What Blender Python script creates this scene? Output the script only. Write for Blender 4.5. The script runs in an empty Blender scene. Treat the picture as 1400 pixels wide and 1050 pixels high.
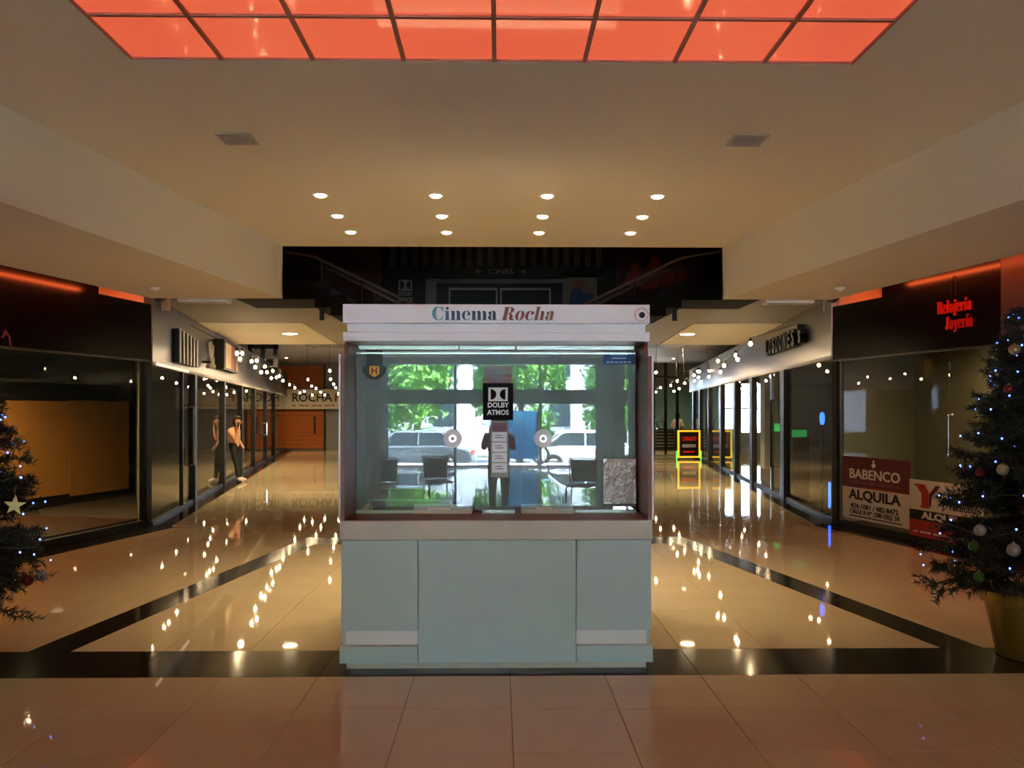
import bpy, bmesh, math, random
import numpy as np
from mathutils import Vector, Matrix
PI = math.pi
sc = bpy.context.scene
C = sc.collection

# ------------------------------------------------------------------ camera, sky, sun, exposure
cam_d = bpy.data.cameras.new('camera')
cam_d.sensor_width = 36.0
cam_d.lens = 1150 / 1400 * 36.0
cam_d.shift_y = 38 / 1400
cam_d.clip_start = 0.05
cam = bpy.data.objects.new('camera', cam_d)
C.objects.link(cam)
cam.location = (0, 0, 1.66)
cam.rotation_euler = (PI / 2, 0, -math.radians(0.9))
sc.camera = cam

world = bpy.data.worlds.new('sky')
sc.world = world
world.use_nodes = True
wn = world.node_tree.nodes
sky = wn.new('ShaderNodeTexSky')
sky.sky_type = 'NISHITA'
sky.sun_disc = False
sky.sun_elevation = math.radians(55)
sky.sun_rotation = math.radians(80)
wn['Background'].inputs['Strength'].default_value = 20.0
world.node_tree.links.new(sky.outputs[0], wn['Background'].inputs['Color'])

sun_d = bpy.data.lights.new('sun', 'SUN')
sun_d.energy = 190.0
sun_d.angle = math.radians(0.6)
sun_d.color = (1.0, 0.95, 0.86)
sun = bpy.data.objects.new('sun', sun_d)
C.objects.link(sun)
sun.location = (10, -20, 30)
sun.rotation_euler = Vector((-0.62, -0.10, -0.85)).to_track_quat('-Z', 'Y').to_euler()

sc.view_settings.view_transform = 'Standard'
sc.view_settings.look = 'None'
sc.view_settings.gamma = 1.0
sc.view_settings.use_curve_mapping = False
sc.view_settings.exposure = -0.06
sc.cycles.use_denoising = True
sc.cycles.max_bounces = 10
sc.cycles.diffuse_bounces = 5
sc.cycles.glossy_bounces = 6
sc.cycles.transparent_max_bounces = 32
sc.cycles.sample_clamp_indirect = 80.0
sc.cycles.caustics_refractive = False

DOWNLIGHT_W = 105.0
BULB_E = 75.0
PANEL_E = 0.72
STRIP_E = 22.0


# ------------------------------------------------------------------ helpers
def sr(r, g, b):
    f = lambda v: (v / 255 / 12.92) if v / 255 <= 0.04045 else ((v / 255 + 0.055) / 1.055) ** 2.4
    return (f(r), f(g), f(b), 1.0)


MATS = {}


def mat(name, col, rough=0.5, metal=0.0, emit=None, es=0.0, coat=0.0, var=0.0, vscale=4.0, bump=0.0, bscale=40.0,
        spec=0.5, stretch=None, trans=0.0):
    if name in MATS:
        return MATS[name]
    m = bpy.data.materials.new(name)
    m.use_nodes = True
    nt = m.node_tree
    b = nt.nodes['Principled BSDF']
    b.inputs['Base Color'].default_value = col
    b.inputs['Roughness'].default_value = rough
    b.inputs['Metallic'].default_value = metal
    b.inputs['Specular IOR Level'].default_value = spec
    b.inputs['Coat Weight'].default_value = coat
    b.inputs['Coat Roughness'].default_value = 0.05
    if trans:
        b.inputs['Transmission Weight'].default_value = trans
    if emit is not None:
        b.inputs['Emission Color'].default_value = emit
        b.inputs['Emission Strength'].default_value = es
    if var or bump:
        tc = nt.nodes.new('ShaderNodeTexCoord')
        mp = nt.nodes.new('ShaderNodeMapping')
        if stretch:
            mp.inputs['Scale'].default_value = stretch
        nt.links.new(tc.outputs['Object'], mp.inputs[0])
    if var:
        nz = nt.nodes.new('ShaderNodeTexNoise')
        nz.inputs['Scale'].default_value = vscale
        nz.inputs['Detail'].default_value = 5
        nt.links.new(mp.outputs[0], nz.inputs['Vector'])
        mx = nt.nodes.new('ShaderNodeMix')
        mx.data_type = 'RGBA'
        mx.inputs['A'].default_value = tuple(max(0, c * (1 - var)) for c in col[:3]) + (1,)
        mx.inputs['B'].default_value = tuple(min(1, c * (1 + var)) for c in col[:3]) + (1,)
        nt.links.new(nz.outputs['Fac'], mx.inputs['Factor'])
        nt.links.new(mx.outputs['Result'], b.inputs['Base Color'])
    if bump:
        nb = nt.nodes.new('ShaderNodeTexNoise')
        nb.inputs['Scale'].default_value = bscale
        nt.links.new(mp.outputs[0], nb.inputs['Vector'])
        bp = nt.nodes.new('ShaderNodeBump')
        bp.inputs['Strength'].default_value = bump
        bp.inputs['Distance'].default_value = 0.01
        nt.links.new(nb.outputs['Fac'], bp.inputs['Height'])
        nt.links.new(bp.outputs[0], b.inputs['Normal'])
    MATS[name] = m
    return m


def glass(name, tint=(0.9, 0.95, 0.93, 1), base=0.03, k=1.0, refl=(1, 1, 1, 1)):
    if name in MATS:
        return MATS[name]
    m = bpy.data.materials.new(name)
    m.use_nodes = True
    nt = m.node_tree
    nt.nodes.clear()
    out = nt.nodes.new('ShaderNodeOutputMaterial')
    t = nt.nodes.new('ShaderNodeBsdfTransparent')
    t.inputs[0].default_value = tint
    g = nt.nodes.new('ShaderNodeBsdfGlossy')
    g.inputs['Roughness'].default_value = 0.0
    g.inputs['Color'].default_value = refl
    fr = nt.nodes.new('ShaderNodeFresnel')
    fr.inputs['IOR'].default_value = 1.5
    ma = nt.nodes.new('ShaderNodeMath')
    ma.operation = 'MULTIPLY_ADD'
    ma.use_clamp = True
    ma.inputs[1].default_value = k
    ma.inputs[2].default_value = base
    mx = nt.nodes.new('ShaderNodeMixShader')
    nt.links.new(fr.outputs[0], ma.inputs[0])
    ge = nt.nodes.new('ShaderNodeNewGeometry')      # reflect on the outer faces of the pane only
    sb = nt.nodes.new('ShaderNodeMath')
    sb.operation = 'SUBTRACT'
    sb.use_clamp = True
    nt.links.new(ma.outputs[0], sb.inputs[0])
    nt.links.new(ge.outputs['Backfacing'], sb.inputs[1])
    nt.links.new(sb.outputs[0], mx.inputs[0])
    nt.links.new(t.outputs[0], mx.inputs[1])
    nt.links.new(g.outputs[0], mx.inputs[2])
    nt.links.new(mx.outputs[0], out.inputs[0])
    MATS[name] = m
    return m


def tile_mat(name, col, grout, size, ox, oy, rough=0.07, joint=0.004):
    """polished tile field with fine joints on a world grid, for floor too far or too faint to pick tiles apart"""
    m = mat(name, col, rough, var=0.10, vscale=1.6)
    nt = m.node_tree
    b = nt.nodes['Principled BSDF']
    src = b.inputs['Base Color'].links[0].from_socket
    tc = nt.nodes.new('ShaderNodeTexCoord')
    mp = nt.nodes.new('ShaderNodeMapping')
    mp.inputs['Location'].default_value = (-ox, -oy, 0)
    nt.links.new(tc.outputs['Object'], mp.inputs[0])
    br = nt.nodes.new('ShaderNodeTexBrick')
    br.offset = 0.0
    br.inputs['Color1'].default_value = (1, 1, 1, 1)
    br.inputs['Color2'].default_value = (1, 1, 1, 1)
    br.inputs['Mortar'].default_value = (0, 0, 0, 1)
    br.inputs['Scale'].default_value = 1.0
    br.inputs['Mortar Size'].default_value = joint
    br.inputs['Brick Width'].default_value = size
    br.inputs['Row Height'].default_value = size
    nt.links.new(mp.outputs[0], br.inputs['Vector'])
    mx = nt.nodes.new('ShaderNodeMix')
    mx.data_type = 'RGBA'
    mx.inputs['A'].default_value = grout
    nt.links.new(br.outputs['Color'], mx.inputs['Factor'])
    nt.links.new(src, mx.inputs['B'])
    nt.links.new(mx.outputs['Result'], b.inputs['Base Color'])
    return m


class MB:
    def __init__(self):
        self.v = []
        self.f = []

    def add(self, vs, fs):
        o = len(self.v)
        self.v += [tuple(p) for p in vs]
        self.f += [tuple(i + o for i in f) for f in fs]
        return self

    def box(self, x0, x1, y0, y1, z0, z1):
        return self.add([(x0, y0, z0), (x1, y0, z0), (x1, y1, z0), (x0, y1, z0), (x0, y0, z1), (x1, y0, z1), (x1, y1, z1), (x0, y1, z1)],
                        [(0, 3, 2, 1), (4, 5, 6, 7), (0, 1, 5, 4), (1, 2, 6, 5), (2, 3, 7, 6), (3, 0, 4, 7)])

    def prism_xy(self, poly, z0, z1):
        n = len(poly)
        return self.add([(x, y, z0) for x, y in poly] + [(x, y, z1) for x, y in poly],
                        [tuple(range(n - 1, -1, -1)), tuple(range(n, 2 * n))] + [(i, (i + 1) % n, n + (i + 1) % n, n + i) for i in range(n)])

    def prism_xz(self, poly, y0, y1):
        n = len(poly)
        return self.add([(x, y0, z) for x, z in poly] + [(x, y1, z) for x, z in poly],
                        [tuple(range(n)), tuple(range(2 * n - 1, n - 1, -1))] + [(i, n + i, n + (i + 1) % n, (i + 1) % n) for i in range(n)])

    def prism_yz(self, poly, x0, x1):
        n = len(poly)
        return self.add([(x0, y, z) for y, z in poly] + [(x1, y, z) for y, z in poly],
                        [tuple(range(n)), tuple(range(2 * n - 1, n - 1, -1))] + [(i, n + i, n + (i + 1) % n, (i + 1) % n) for i in range(n)])

    def loft(self, A, B):
        n = len(A)
        return self.add(list(A) + list(B), [tuple(range(n - 1, -1, -1)), tuple(range(n, 2 * n))] + [(i, (i + 1) % n, n + (i + 1) % n, n + i) for i in range(n)])

    def tube(self, pts, r, n=8, r2=None, closed=False):
        pts = [Vector(p) for p in pts]
        k = len(pts)
        base = len(self.v)
        up = Vector((0, 0, 1))
        for i, p in enumerate(pts):
            if closed:
                d = pts[(i + 1) % k] - pts[i - 1]
            else:
                d = pts[min(i + 1, k - 1)] - pts[max(i - 1, 0)]
            if d.length < 1e-9:
                d = Vector((0, 0, 1))
            d.normalize()
            a = up if abs(d.z) < 0.95 else Vector((1, 0, 0))
            u = d.cross(a).normalized()
            w = d.cross(u)
            rr = r if r2 is None else r + (r2 - r) * i / max(1, k - 1)
            for j in range(n):
                t = 2 * PI * j / n
                self.v.append(tuple(p + (u * math.cos(t) + w * math.sin(t)) * rr))
        for i in range(k if closed else k - 1):
            i2 = (i + 1) % k
            for j in range(n):
                self.f.append((base + i * n + j, base + i * n + (j + 1) % n, base + i2 * n + (j + 1) % n, base + i2 * n + j))
        if not closed:
            self.f.append(tuple(base + j for j in range(n)))
            self.f.append(tuple(base + (k - 1) * n + j for j in range(n)))
        return self

    def lathe(self, prof, n=24, c=(0, 0, 0), axis='z'):
        base = len(self.v)
        for (r, z) in prof:
            for j in range(n):
                t = 2 * PI * j / n
                x, y = r * math.cos(t), r * math.sin(t)
                p = (x, y, z) if axis == 'z' else ((x, z, y) if axis == 'y' else (z, x, y))
                self.v.append((c[0] + p[0], c[1] + p[1], c[2] + p[2]))
        for i in range(len(prof) - 1):
            for j in range(n):
                self.f.append((base + i * n + j, base + i * n + (j + 1) % n, base + (i + 1) * n + (j + 1) % n, base + (i + 1) * n + j))
        self.f.append(tuple(base + j for j in range(n)))
        self.f.append(tuple(base + (len(prof) - 1) * n + j for j in range(n)))
        return self

    def sphere(self, c, r, n=12, m=8, s=(1, 1, 1)):
        prof = []
        for i in range(m + 1):
            a = -PI / 2 + PI * i / m
            prof.append((max(1e-4, r * math.cos(a)), r * math.sin(a)))
        o = len(self.v)
        self.lathe(prof, n)
        for i in range(o, len(self.v)):
            x, y, z = self.v[i]
            self.v[i] = (x * s[0] + c[0], y * s[1] + c[1], z * s[2] + c[2])
        return self

    def build(self, name, m, parent=None, loc=(0, 0, 0), bevel=0.0, smooth=False, rot=None, seg=2):
        me = bpy.data.meshes.new(name)
        me.from_pydata(self.v, [], self.f)
        bm = bmesh.new()
        bm.from_mesh(me)
        bmesh.ops.recalc_face_normals(bm, faces=bm.faces)
        if bevel:
            bmesh.ops.bevel(bm, geom=[e for e in bm.edges if e.is_manifold and e.calc_face_angle(0) > 0.4], offset=bevel, segments=seg, affect='EDGES', profile=0.5)
        if smooth:
            for f in bm.faces:
                f.smooth = True
            if smooth == 'auto':
                for e in bm.edges:
                    if len(e.link_faces) == 2 and e.calc_face_angle(0) > 0.6:
                        e.smooth = False
        bm.to_mesh(me)
        bm.free()
        return obj(name, me, m, parent, loc, rot)


def obj(name, me, m, parent=None, loc=(0, 0, 0), rot=None):
    o = bpy.data.objects.new(name, me)
    C.objects.link(o)
    if m is not None:
        for q in (m if isinstance(m, list) else [m]):
            me.materials.append(q)
    o.location = loc
    if rot:
        o.rotation_euler = rot
    if parent:
        o.parent = parent
    return o


def tag(o, label, cat, group=None):
    o['label'] = label
    o['category'] = cat
    if group:
        o['group'] = group
    return o


def struct(o):
    o['kind'] = 'structure'
    return o


def thing(name, label, cat, loc=(0, 0, 0), rz=0.0, group=None):
    o = bpy.data.objects.new(name, None)
    C.objects.link(o)
    o.empty_display_size = 0.1
    o.location = loc
    o.rotation_euler = (0, 0, rz)
    return tag(o, label, cat, group)


def sroot(name, loc=(0, 0, 0), rz=0.0):
    o = bpy.data.objects.new(name, None)
    C.objects.link(o)
    o.location = loc
    o.rotation_euler = (0, 0, rz)
    return struct(o)


def copy_tree(o, parent=None, label=None):
    c = o.copy()
    C.objects.link(c)
    c.parent = parent
    if label:
        c['label'] = label
    for ch in list(o.children):
        copy_tree(ch, c)
    return c


def text(body, size, m, parent, loc, rot=(PI / 2, 0, 0), ext=0.002, bold=0.0, shear=0.0, name='lettering', sx=1.0, align='CENTER', width=None):
    cu = bpy.data.curves.new('t', 'FONT')
    cu.body = body
    cu.size = size
    cu.extrude = ext
    cu.offset = bold
    cu.shear = shear
    cu.resolution_u = 3
    cu.align_x = align
    cu.align_y = 'CENTER'
    ob = bpy.data.objects.new('t', cu)
    C.objects.link(ob)
    dg = bpy.context.evaluated_depsgraph_get()
    me = bpy.data.meshes.new_from_object(ob.evaluated_get(dg))
    bpy.data.objects.remove(ob)
    me.name = name
    if width:
        xs = [v.co.x for v in me.vertices]
        sx = width / max(1e-6, max(xs) - min(xs))
    for v in me.vertices:
        v.co.x *= sx
    me.materials.clear()
    o = obj(name, me, m, parent, loc, rot)
    if ' ' in body:
        o['kind'] = 'stuff'
    return o


# fat-face stencil letters (thick stems, hairline serifs), unit = cap height about 0.72
def _lune(cx, cy, rx, ry, side, inner=0.28, n=14):
    a0, a1 = (PI / 2, 3 * PI / 2) if side < 0 else (-PI / 2, PI / 2)
    o = [(cx + rx * math.cos(a0 + (a1 - a0) * i / n), cy + ry * math.sin(a0 + (a1 - a0) * i / n)) for i in range(n + 1)]
    q = [(cx + rx * inner * math.cos(a1 + (a0 - a1) * i / n), cy + ry * 0.9 * math.sin(a1 + (a0 - a1) * i / n)) for i in range(n + 1)]
    return o + q


def _r(x0, y0, x1, y1):
    return [(x0, y0), (x1, y0), (x1, y1), (x0, y1)]


def _ell(cx, cy, rx, ry, n=14):
    return [(cx + rx * math.cos(2 * PI * i / n), cy + ry * math.sin(2 * PI * i / n)) for i in range(n)]


def fat_glyph(ch):
    S = 0.17
    xh = 0.5
    sf = 0.03
    if ch == 'C':
        return [_lune(0.33, 0.36, 0.33, 0.375, -1, 0.36), [(0.37, 0.735), (0.37, 0.70), (0.50, 0.64), (0.56, 0.47), (0.60, 0.47), (0.60, 0.72), (0.56, 0.72), (0.53, 0.68)],
                [(0.37, -0.015), (0.37, 0.02), (0.50, 0.07), (0.575, 0.22), (0.61, 0.22), (0.55, 0.05), (0.46, -0.005)]], 0.68
    if ch in 'i\u00ed':
        g = [_r(0.04, 0, 0.04 + S, xh), _r(0, 0, 0.25, sf), _r(0, xh - sf, 0.1, xh)]
        g.append(_ell(0.125, 0.64, 0.085, 0.085) if ch == 'i' else [(0.08, 0.56), (0.13, 0.56), (0.29, 0.74), (0.17, 0.74)])
        return g, 0.29
    if ch == 'n':
        return [_r(0.04, 0, 0.21, xh), _r(0, 0, 0.25, sf), _r(0, xh - sf, 0.1, xh),
                [(0.24, 0.40), (0.33, 0.5), (0.42, 0.51), (0.49, 0.45), (0.50, 0.36), (0.50, 0), (0.33, 0), (0.33, 0.42), (0.29, 0.45)], _r(0.29, 0, 0.54, sf)], 0.58
    if ch == 'm':
        g, _ = fat_glyph('n')
        return g + [[(x + 0.29, y) for x, y in p] for p in g[3:]], 0.87
    if ch == 'h':
        g, w = fat_glyph('n')
        g[0] = _r(0.04, 0, 0.21, 0.74)
        g[2] = _r(0, 0.71, 0.1, 0.74)
        return g, w
    if ch == 'e':
        return [_lune(0.24, 0.25, 0.24, 0.265, -1, 0.34), [(0.26, 0.515), (0.36, 0.49), (0.44, 0.40), (0.455, 0.26), (0.26, 0.26), (0.26, 0.29), (0.32, 0.29), (0.32, 0.42), (0.26, 0.48)],
                [(0.26, -0.015), (0.37, 0.01), (0.45, 0.12), (0.42, 0.13), (0.36, 0.05), (0.26, 0.02)]], 0.50
    if ch == 'a':
        return [_r(0.25, 0, 0.42, 0.38), [(0.25, 0.38), (0.42, 0.38), (0.40, 0.46), (0.31, 0.515), (0.19, 0.515), (0.19, 0.48), (0.25, 0.47)], _ell(0.11, 0.38, 0.09, 0.09),
                _lune(0.22, 0.14, 0.22, 0.155, -1, 0.25), _r(0.40, 0, 0.50, sf)], 0.53
    if ch == 'o':
        return [_lune(0.235, 0.25, 0.235, 0.265, -1, 0.30), _lune(0.255, 0.25, 0.235, 0.265, 1, 0.30)], 0.53
    if ch == 'c':
        return [_lune(0.24, 0.25, 0.24, 0.265, -1, 0.34), _ell(0.36, 0.38, 0.085, 0.085), [(0.26, 0.515), (0.38, 0.48), (0.40, 0.44), (0.26, 0.48)],
                [(0.26, -0.015), (0.37, 0.01), (0.45, 0.12), (0.42, 0.13), (0.36, 0.05), (0.26, 0.02)]], 0.48
    if ch == 'R':
        return [_r(0.05, 0, 0.25, 0.72), _r(0, 0, 0.31, sf), _r(0, 0.69, 0.31, 0.72), _lune(0.30, 0.54, 0.27, 0.18, 1, 0.32),
                [(0.30, 0.36), (0.42, 0.36), (0.54, 0.28), (0.57, 0.06), (0.66, 0.04), (0.66, 0), (0.46, 0), (0.38, 0.06), (0.38, 0.28), (0.30, 0.34)]], 0.67
    if ch == 'l':
        return [_r(0.04, 0, 0.21, 0.74), _r(0, 0, 0.25, sf), _r(0, 0.71, 0.1, 0.74)], 0.28
    if ch == 'j':
        return [_r(0.08, -0.12, 0.25, xh), _r(0.04, xh - sf, 0.14, xh), _ell(0.165, 0.64, 0.085, 0.085), _ell(0.02, -0.14, 0.075, 0.075), [(0.02, -0.21), (0.16, -0.20), (0.25, -0.12), (0.08, -0.12), (0.02, -0.18)]], 0.29
    if ch == 'r':
        return [_r(0.04, 0, 0.21, xh), _r(0, 0, 0.27, sf), _r(0, xh - sf, 0.1, xh), _ell(0.33, 0.41, 0.085, 0.085)], 0.43
    if ch == 'J':
        return [_r(0.16, 0.12, 0.36, 0.72), _r(0.10, 0.69, 0.42, 0.72), _ell(0.09, 0.13, 0.09, 0.09), [(0.06, 0.0), (0.20, -0.015), (0.31, 0.02), (0.36, 0.12), (0.16, 0.12), (0.12, 0.03)]], 0.44
    if ch == 'y':
        return [[(0.02, xh), (0.21, xh), (0.36, 0.12), (0.27, -0.05)], [(0.40, xh), (0.44, xh), (0.24, -0.18), (0.18, -0.18)], _r(0, xh - sf, 0.25, xh), _r(0.34, xh - sf, 0.5, xh), _ell(0.12, -0.14, 0.075, 0.075)], 0.5
    return [], 0.25


def fat_text(body, size, m, parent, loc, shear=0.0, ext=0.006, colours=None, name='letter', width=None, kern=0.02):
    """one mesh object per letter, reading along +x, facing -y, centred on loc"""
    adv, items = 0.0, []
    for ch in body:
        g, w = fat_glyph(ch)
        items.append((ch, g, adv))
        adv += w + kern
    sx = (width / (adv * size)) if width else 1.0
    k = 0
    for ch, g, a in items:
        if not g:
            continue
        mb = MB()
        for p in g:
            pts = [((x + a - adv / 2 + shear * y) * size * sx, y * size) for x, y in p]
            mb.prism_xz(pts, -ext, 0.0)
        mm = colours[min(k, len(colours) - 1)] if colours else m
        o = mb.build(name, mm, parent, loc)
        k += 1


def clip(poly, a, b, c):
    """keep a*x + b*y <= c"""
    out = []
    for i in range(len(poly)):
        p, q = poly[i], poly[(i + 1) % len(poly)]
        dp, dq = a * p[0] + b * p[1] - c, a * q[0] + b * q[1] - c
        if dp <= 0:
            out.append(p)
        if (dp < 0 < dq) or (dq < 0 < dp):
            t = dp / (dp - dq)
            out.append((p[0] + (q[0] - p[0]) * t, p[1] + (q[1] - p[1]) * t))
    return out


def area(poly):
    return abs(sum(poly[i][0] * poly[(i + 1) % len(poly)][1] - poly[(i + 1) % len(poly)][0] * poly[i][1] for i in range(len(poly)))) / 2


# ------------------------------------------------------------------ materials
M_ceil = mat('warm_white_paint', sr(222, 213, 195), 0.75, var=0.03, vscale=0.6)
M_grey = mat('grey_ceiling_paint', sr(150, 146, 140), 0.7, var=0.05, vscale=0.7)
M_dark = mat('dark_maroon_panel', sr(40, 26, 24), 0.5, var=0.2, vscale=2)
M_black = mat('black_paint', sr(16, 15, 15), 0.35)
M_blackgloss = mat('black_lacquer_panel', sr(15, 9, 8), 0.18, var=0.1)
M_wall = mat('wall_plaster', sr(150, 142, 128), 0.8, var=0.08, vscale=1)
M_floor = mat('polished_tile', sr(190, 173, 144), 0.03, var=0.07, vscale=2.2, spec=0.6)
M_floor2 = tile_mat('polished_tile_field', sr(190, 173, 144), sr(158, 140, 114), 0.6, 0.07, 5.87, rough=0.03, joint=0.003)
M_grout = mat('grout', sr(72, 58, 46), 0.8)
M_granite = mat('black_granite', sr(34, 29, 26), 0.10, var=0.35, vscale=60)
M_metal = mat('brushed_aluminium', sr(122, 119, 116), 0.30, metal=0.9, var=0.06, vscale=6, stretch=(0.3, 0.3, 6))
M_steel = mat('steel', sr(190, 195, 195), 0.22, metal=1.0)
M_frame = mat('black_metal_frame', sr(18, 18, 19), 0.5)
M_white = mat('white_paint', sr(225, 225, 225), 0.45)
M_glass = glass('shop_glass', (0.93, 0.94, 0.91, 1), 0.03, 1.0)
M_glass_dim = glass('dusty_shop_glass', (0.90, 0.91, 0.87, 1), 0.015, 0.8)
M_boothglass = glass('reflective_booth_glass', (0.80, 0.88, 0.90, 1), 0.075, 1.0, (0.88, 0.98, 1.0, 1))
def dusty(m, amt, col):
    nt = m.node_tree
    out = [n for n in nt.nodes if n.type == 'OUTPUT_MATERIAL'][0]
    src = out.inputs[0].links[0].from_socket
    d = nt.nodes.new('ShaderNodeBsdfDiffuse')
    d.inputs[0].default_value = col
    mx = nt.nodes.new('ShaderNodeMixShader')
    mx.inputs[0].default_value = amt
    nt.links.new(src, mx.inputs[1])
    nt.links.new(d.outputs[0], mx.inputs[2])
    nt.links.new(mx.outputs[0], out.inputs[0])


dusty(M_boothglass, 0.11, (0.74, 0.88, 0.93, 1))
M_pane = glass('facade_glass', (0.95, 0.97, 0.96, 1), 0.01, 0.8)
M_red_led = mat('orange_led', sr(255, 90, 30), 0.4, emit=(1.0, 0.13, 0.03, 1), es=STRIP_E)
M_bulb = mat('lit_bulb', (1, 0.9, 0.7, 1), 0.3, emit=(1.0, 0.72, 0.40, 1), es=BULB_E)
M_lamp = mat('lit_downlight', (1, 0.95, 0.8, 1), 0.3, emit=(1.0, 0.80, 0.48, 1), es=14.0)
M_panelbox = mat('grid_bar', sr(170, 104, 84), 0.5)

# ------------------------------------------------------------------ plan lines (metres; camera at the origin looking along +y)
LA = (-5.05, 12.3)          # corner of the left shops
RA = (4.97, 12.45)          # corner of the right shops
FS = 0.215                  # slant of the front shop walls
LS = 0.1706                 # slant of the left arcade
RS = 0.129                  # slant of the right arcade
inner_l = lambda y: -2.56 - 0.135 * (10.0 - y)
inner_r = lambda y: 2.67 + 0.135 * (10.0 - y)
outer_l = lambda y: -4.10 - 0.195 * (10.0 - y)
outer_r = lambda y: 3.98 + 0.155 * (10.0 - y)
lwall = lambda y: LA[0] - FS * (LA[1] - y)
rwall = lambda y: RA[0] + FS * (RA[1] - y)
YB = -13.5                  # street facade

# ------------------------------------------------------------------ floor
flo = struct(MB().box(-16, 16, YB, 40, -0.2, -0.012).build('floor', M_grout))
gx, gy = 0.07, 5.29
rnd = random.Random(3)


def floor_piece(poly, name, m, bevel=0.0015):
    cx = sum(p[0] for p in poly) / len(poly)
    cy = sum(p[1] for p in poly) / len(poly)
    return MB().prism_xy([(x - cx, y - cy) for x, y in poly], -0.012, 0.0).build(name, m, flo, (cx, cy, 0), bevel=bevel, seg=1)


proto = None
for r in range(3):
    for k in range(-8, 8):
        x0, y1 = gx + 0.6 * k, gy - 0.6 * r
        if proto is None:
            proto = MB().box(-0.2985, 0.2985, -0.2985, 0.2985, -0.012, 0).build('floor_tile', M_floor, flo, (x0 + 0.3, y1 - 0.3, 0), bevel=0.0015, seg=1)
        else:
            o = proto.copy()
            C.objects.link(o)
            o.parent = flo
            o.location = (x0 + 0.3, y1 - 0.3, 0)
# front granite band, in slabs
for k in range(-6, 6):
    floor_piece([(0.07 + 1.2 * k + 0.001, gy + 0.001), (0.07 + 1.2 * (k + 1) - 0.001, gy + 0.001), (0.07 + 1.2 * (k + 1) - 0.001, 5.87), (0.07 + 1.2 * k + 0.001, 5.87)], 'granite_slab', M_granite)
# the framed field under the raised ceiling
il = lambda y: -2.97 + (y - 5.87) * (0.65 / 4.68)
ir = lambda y: 3.11 - (y - 5.87) * (0.88 / 4.75)
ol = lambda y: il(y) - 0.29
orr = lambda y: ir(y) + 0.30
YF = 10.57
for r in range(8):
    for k in range(-6, 7):
        x0, x1 = gx + 0.6 * k + 0.0015, gx + 0.6 * (k + 1) - 0.0015
        y0, y1 = 5.87 + 0.6 * r + 0.0015, min(YF, 5.87 + 0.6 * (r + 1)) - 0.0015
        p = [(x0, y0), (x1, y0), (x1, y1), (x0, y1)]
        sl = 0.65 / 4.68
        p = clip(p, -1, sl, -(-2.97) + sl * 5.87 - 0.003) if p else p
        sr_ = 0.88 / 4.75
        p = clip(p, 1, sr_, 3.11 + sr_ * 5.87 - 0.003) if p else p
        if len(p) >= 3 and area(p) > 0.003:
            floor_piece(p, 'floor_tile', M_floor)
for f0, f1 in ((il, ol), (ir, orr)):
    n = 5
    for i in range(n):
        ya, yb = 5.872 + (11.15 - 5.872) * i / n + 0.001, 5.872 + (11.15 - 5.872) * (i + 1) / n - 0.001
        floor_piece([(f0(ya), ya), (f1(ya), ya), (f1(yb), yb), (f0(yb), yb)], 'granite_strip', M_granite)
floor_piece([(il(YF) + 0.003, YF + 0.001), (ir(YF) - 0.003, YF + 0.001), (ir(11.15) - 0.003, 11.15), (il(11.15) + 0.003, 11.15)], 'granite_strip', M_granite)
# tile fields too faint to pick apart
floor_piece([(-16, YB + 0.01), (16, YB + 0.01), (16, gy - 1.802), (-16, gy - 1.802)], 'tile_field', M_floor2, 0)
floor_piece([(gx - 4.802, gy - 1.8), (gx - 4.802, gy), (-16, gy), (-16, gy - 1.8)], 'tile_field', M_floor2, 0)
floor_piece([(gx + 4.802, gy - 1.8), (gx + 4.802, gy), (16, gy), (16, gy - 1.8)], 'tile_field', M_floor2, 0)
bl = lambda y: lwall(y) + 0.42
brr = lambda y: rwall(y) - 0.42
cl = lambda y: LA[0] + 0.30 - LS * (y - LA[1])
cr = lambda y: RA[0] - 0.30 + RS * (y - RA[1])
floor_piece([(bl(5.872), 5.872), (ol(5.872) - 0.002, 5.872), (ol(11.15) - 0.002, 11.15), (ol(11.15), 12.3), (cl(12.3), 12.3), (bl(12.2), 12.2)], 'tile_field', M_floor2, 0)
floor_piece([(brr(5.872), 5.872), (orr(5.872) + 0.002, 5.872), (orr(11.15) + 0.002, 11.15), (orr(11.15), 12.3), (cr(12.3), 12.3), (brr(12.2), 12.2)], 'tile_field', M_floor2, 0)
floor_piece([(ol(11.15), 11.152), (orr(11.15), 11.152), (orr(11.15), 12.3), (ol(11.15), 12.3)], 'tile_field', M_floor2, 0)
floor_piece([(cl(12.302), 12.302), (cr(12.302), 12.302), (cr(38), 38), (cl(38), 38)], 'tile_field', M_floor2, 0)
# dark borders at the foot of the shop fronts
floor_piece([(lwall(5.872) - 0.1, 5.872), (bl(5.872), 5.872), (bl(12.2), 12.2), (lwall(12.2) - 0.1, 12.2)], 'granite_border', M_granite, 0)
floor_piece([(rwall(5.872) + 0.1, 5.872), (brr(5.872), 5.872), (brr(12.2), 12.2), (rwall(12.2) + 0.1, 12.2)], 'granite_border', M_granite, 0)
floor_piece([(LA[0] - 0.1, 12.302), (cl(12.302), 12.302), (cl(38), 38), (cl(38) - 0.4, 38)], 'granite_border', M_granite, 0)
floor_piece([(RA[0] + 0.1, 12.302), (cr(12.302), 12.302), (cr(38), 38), (cr(38) + 0.4, 38)], 'granite_border', M_granite, 0)

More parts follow.
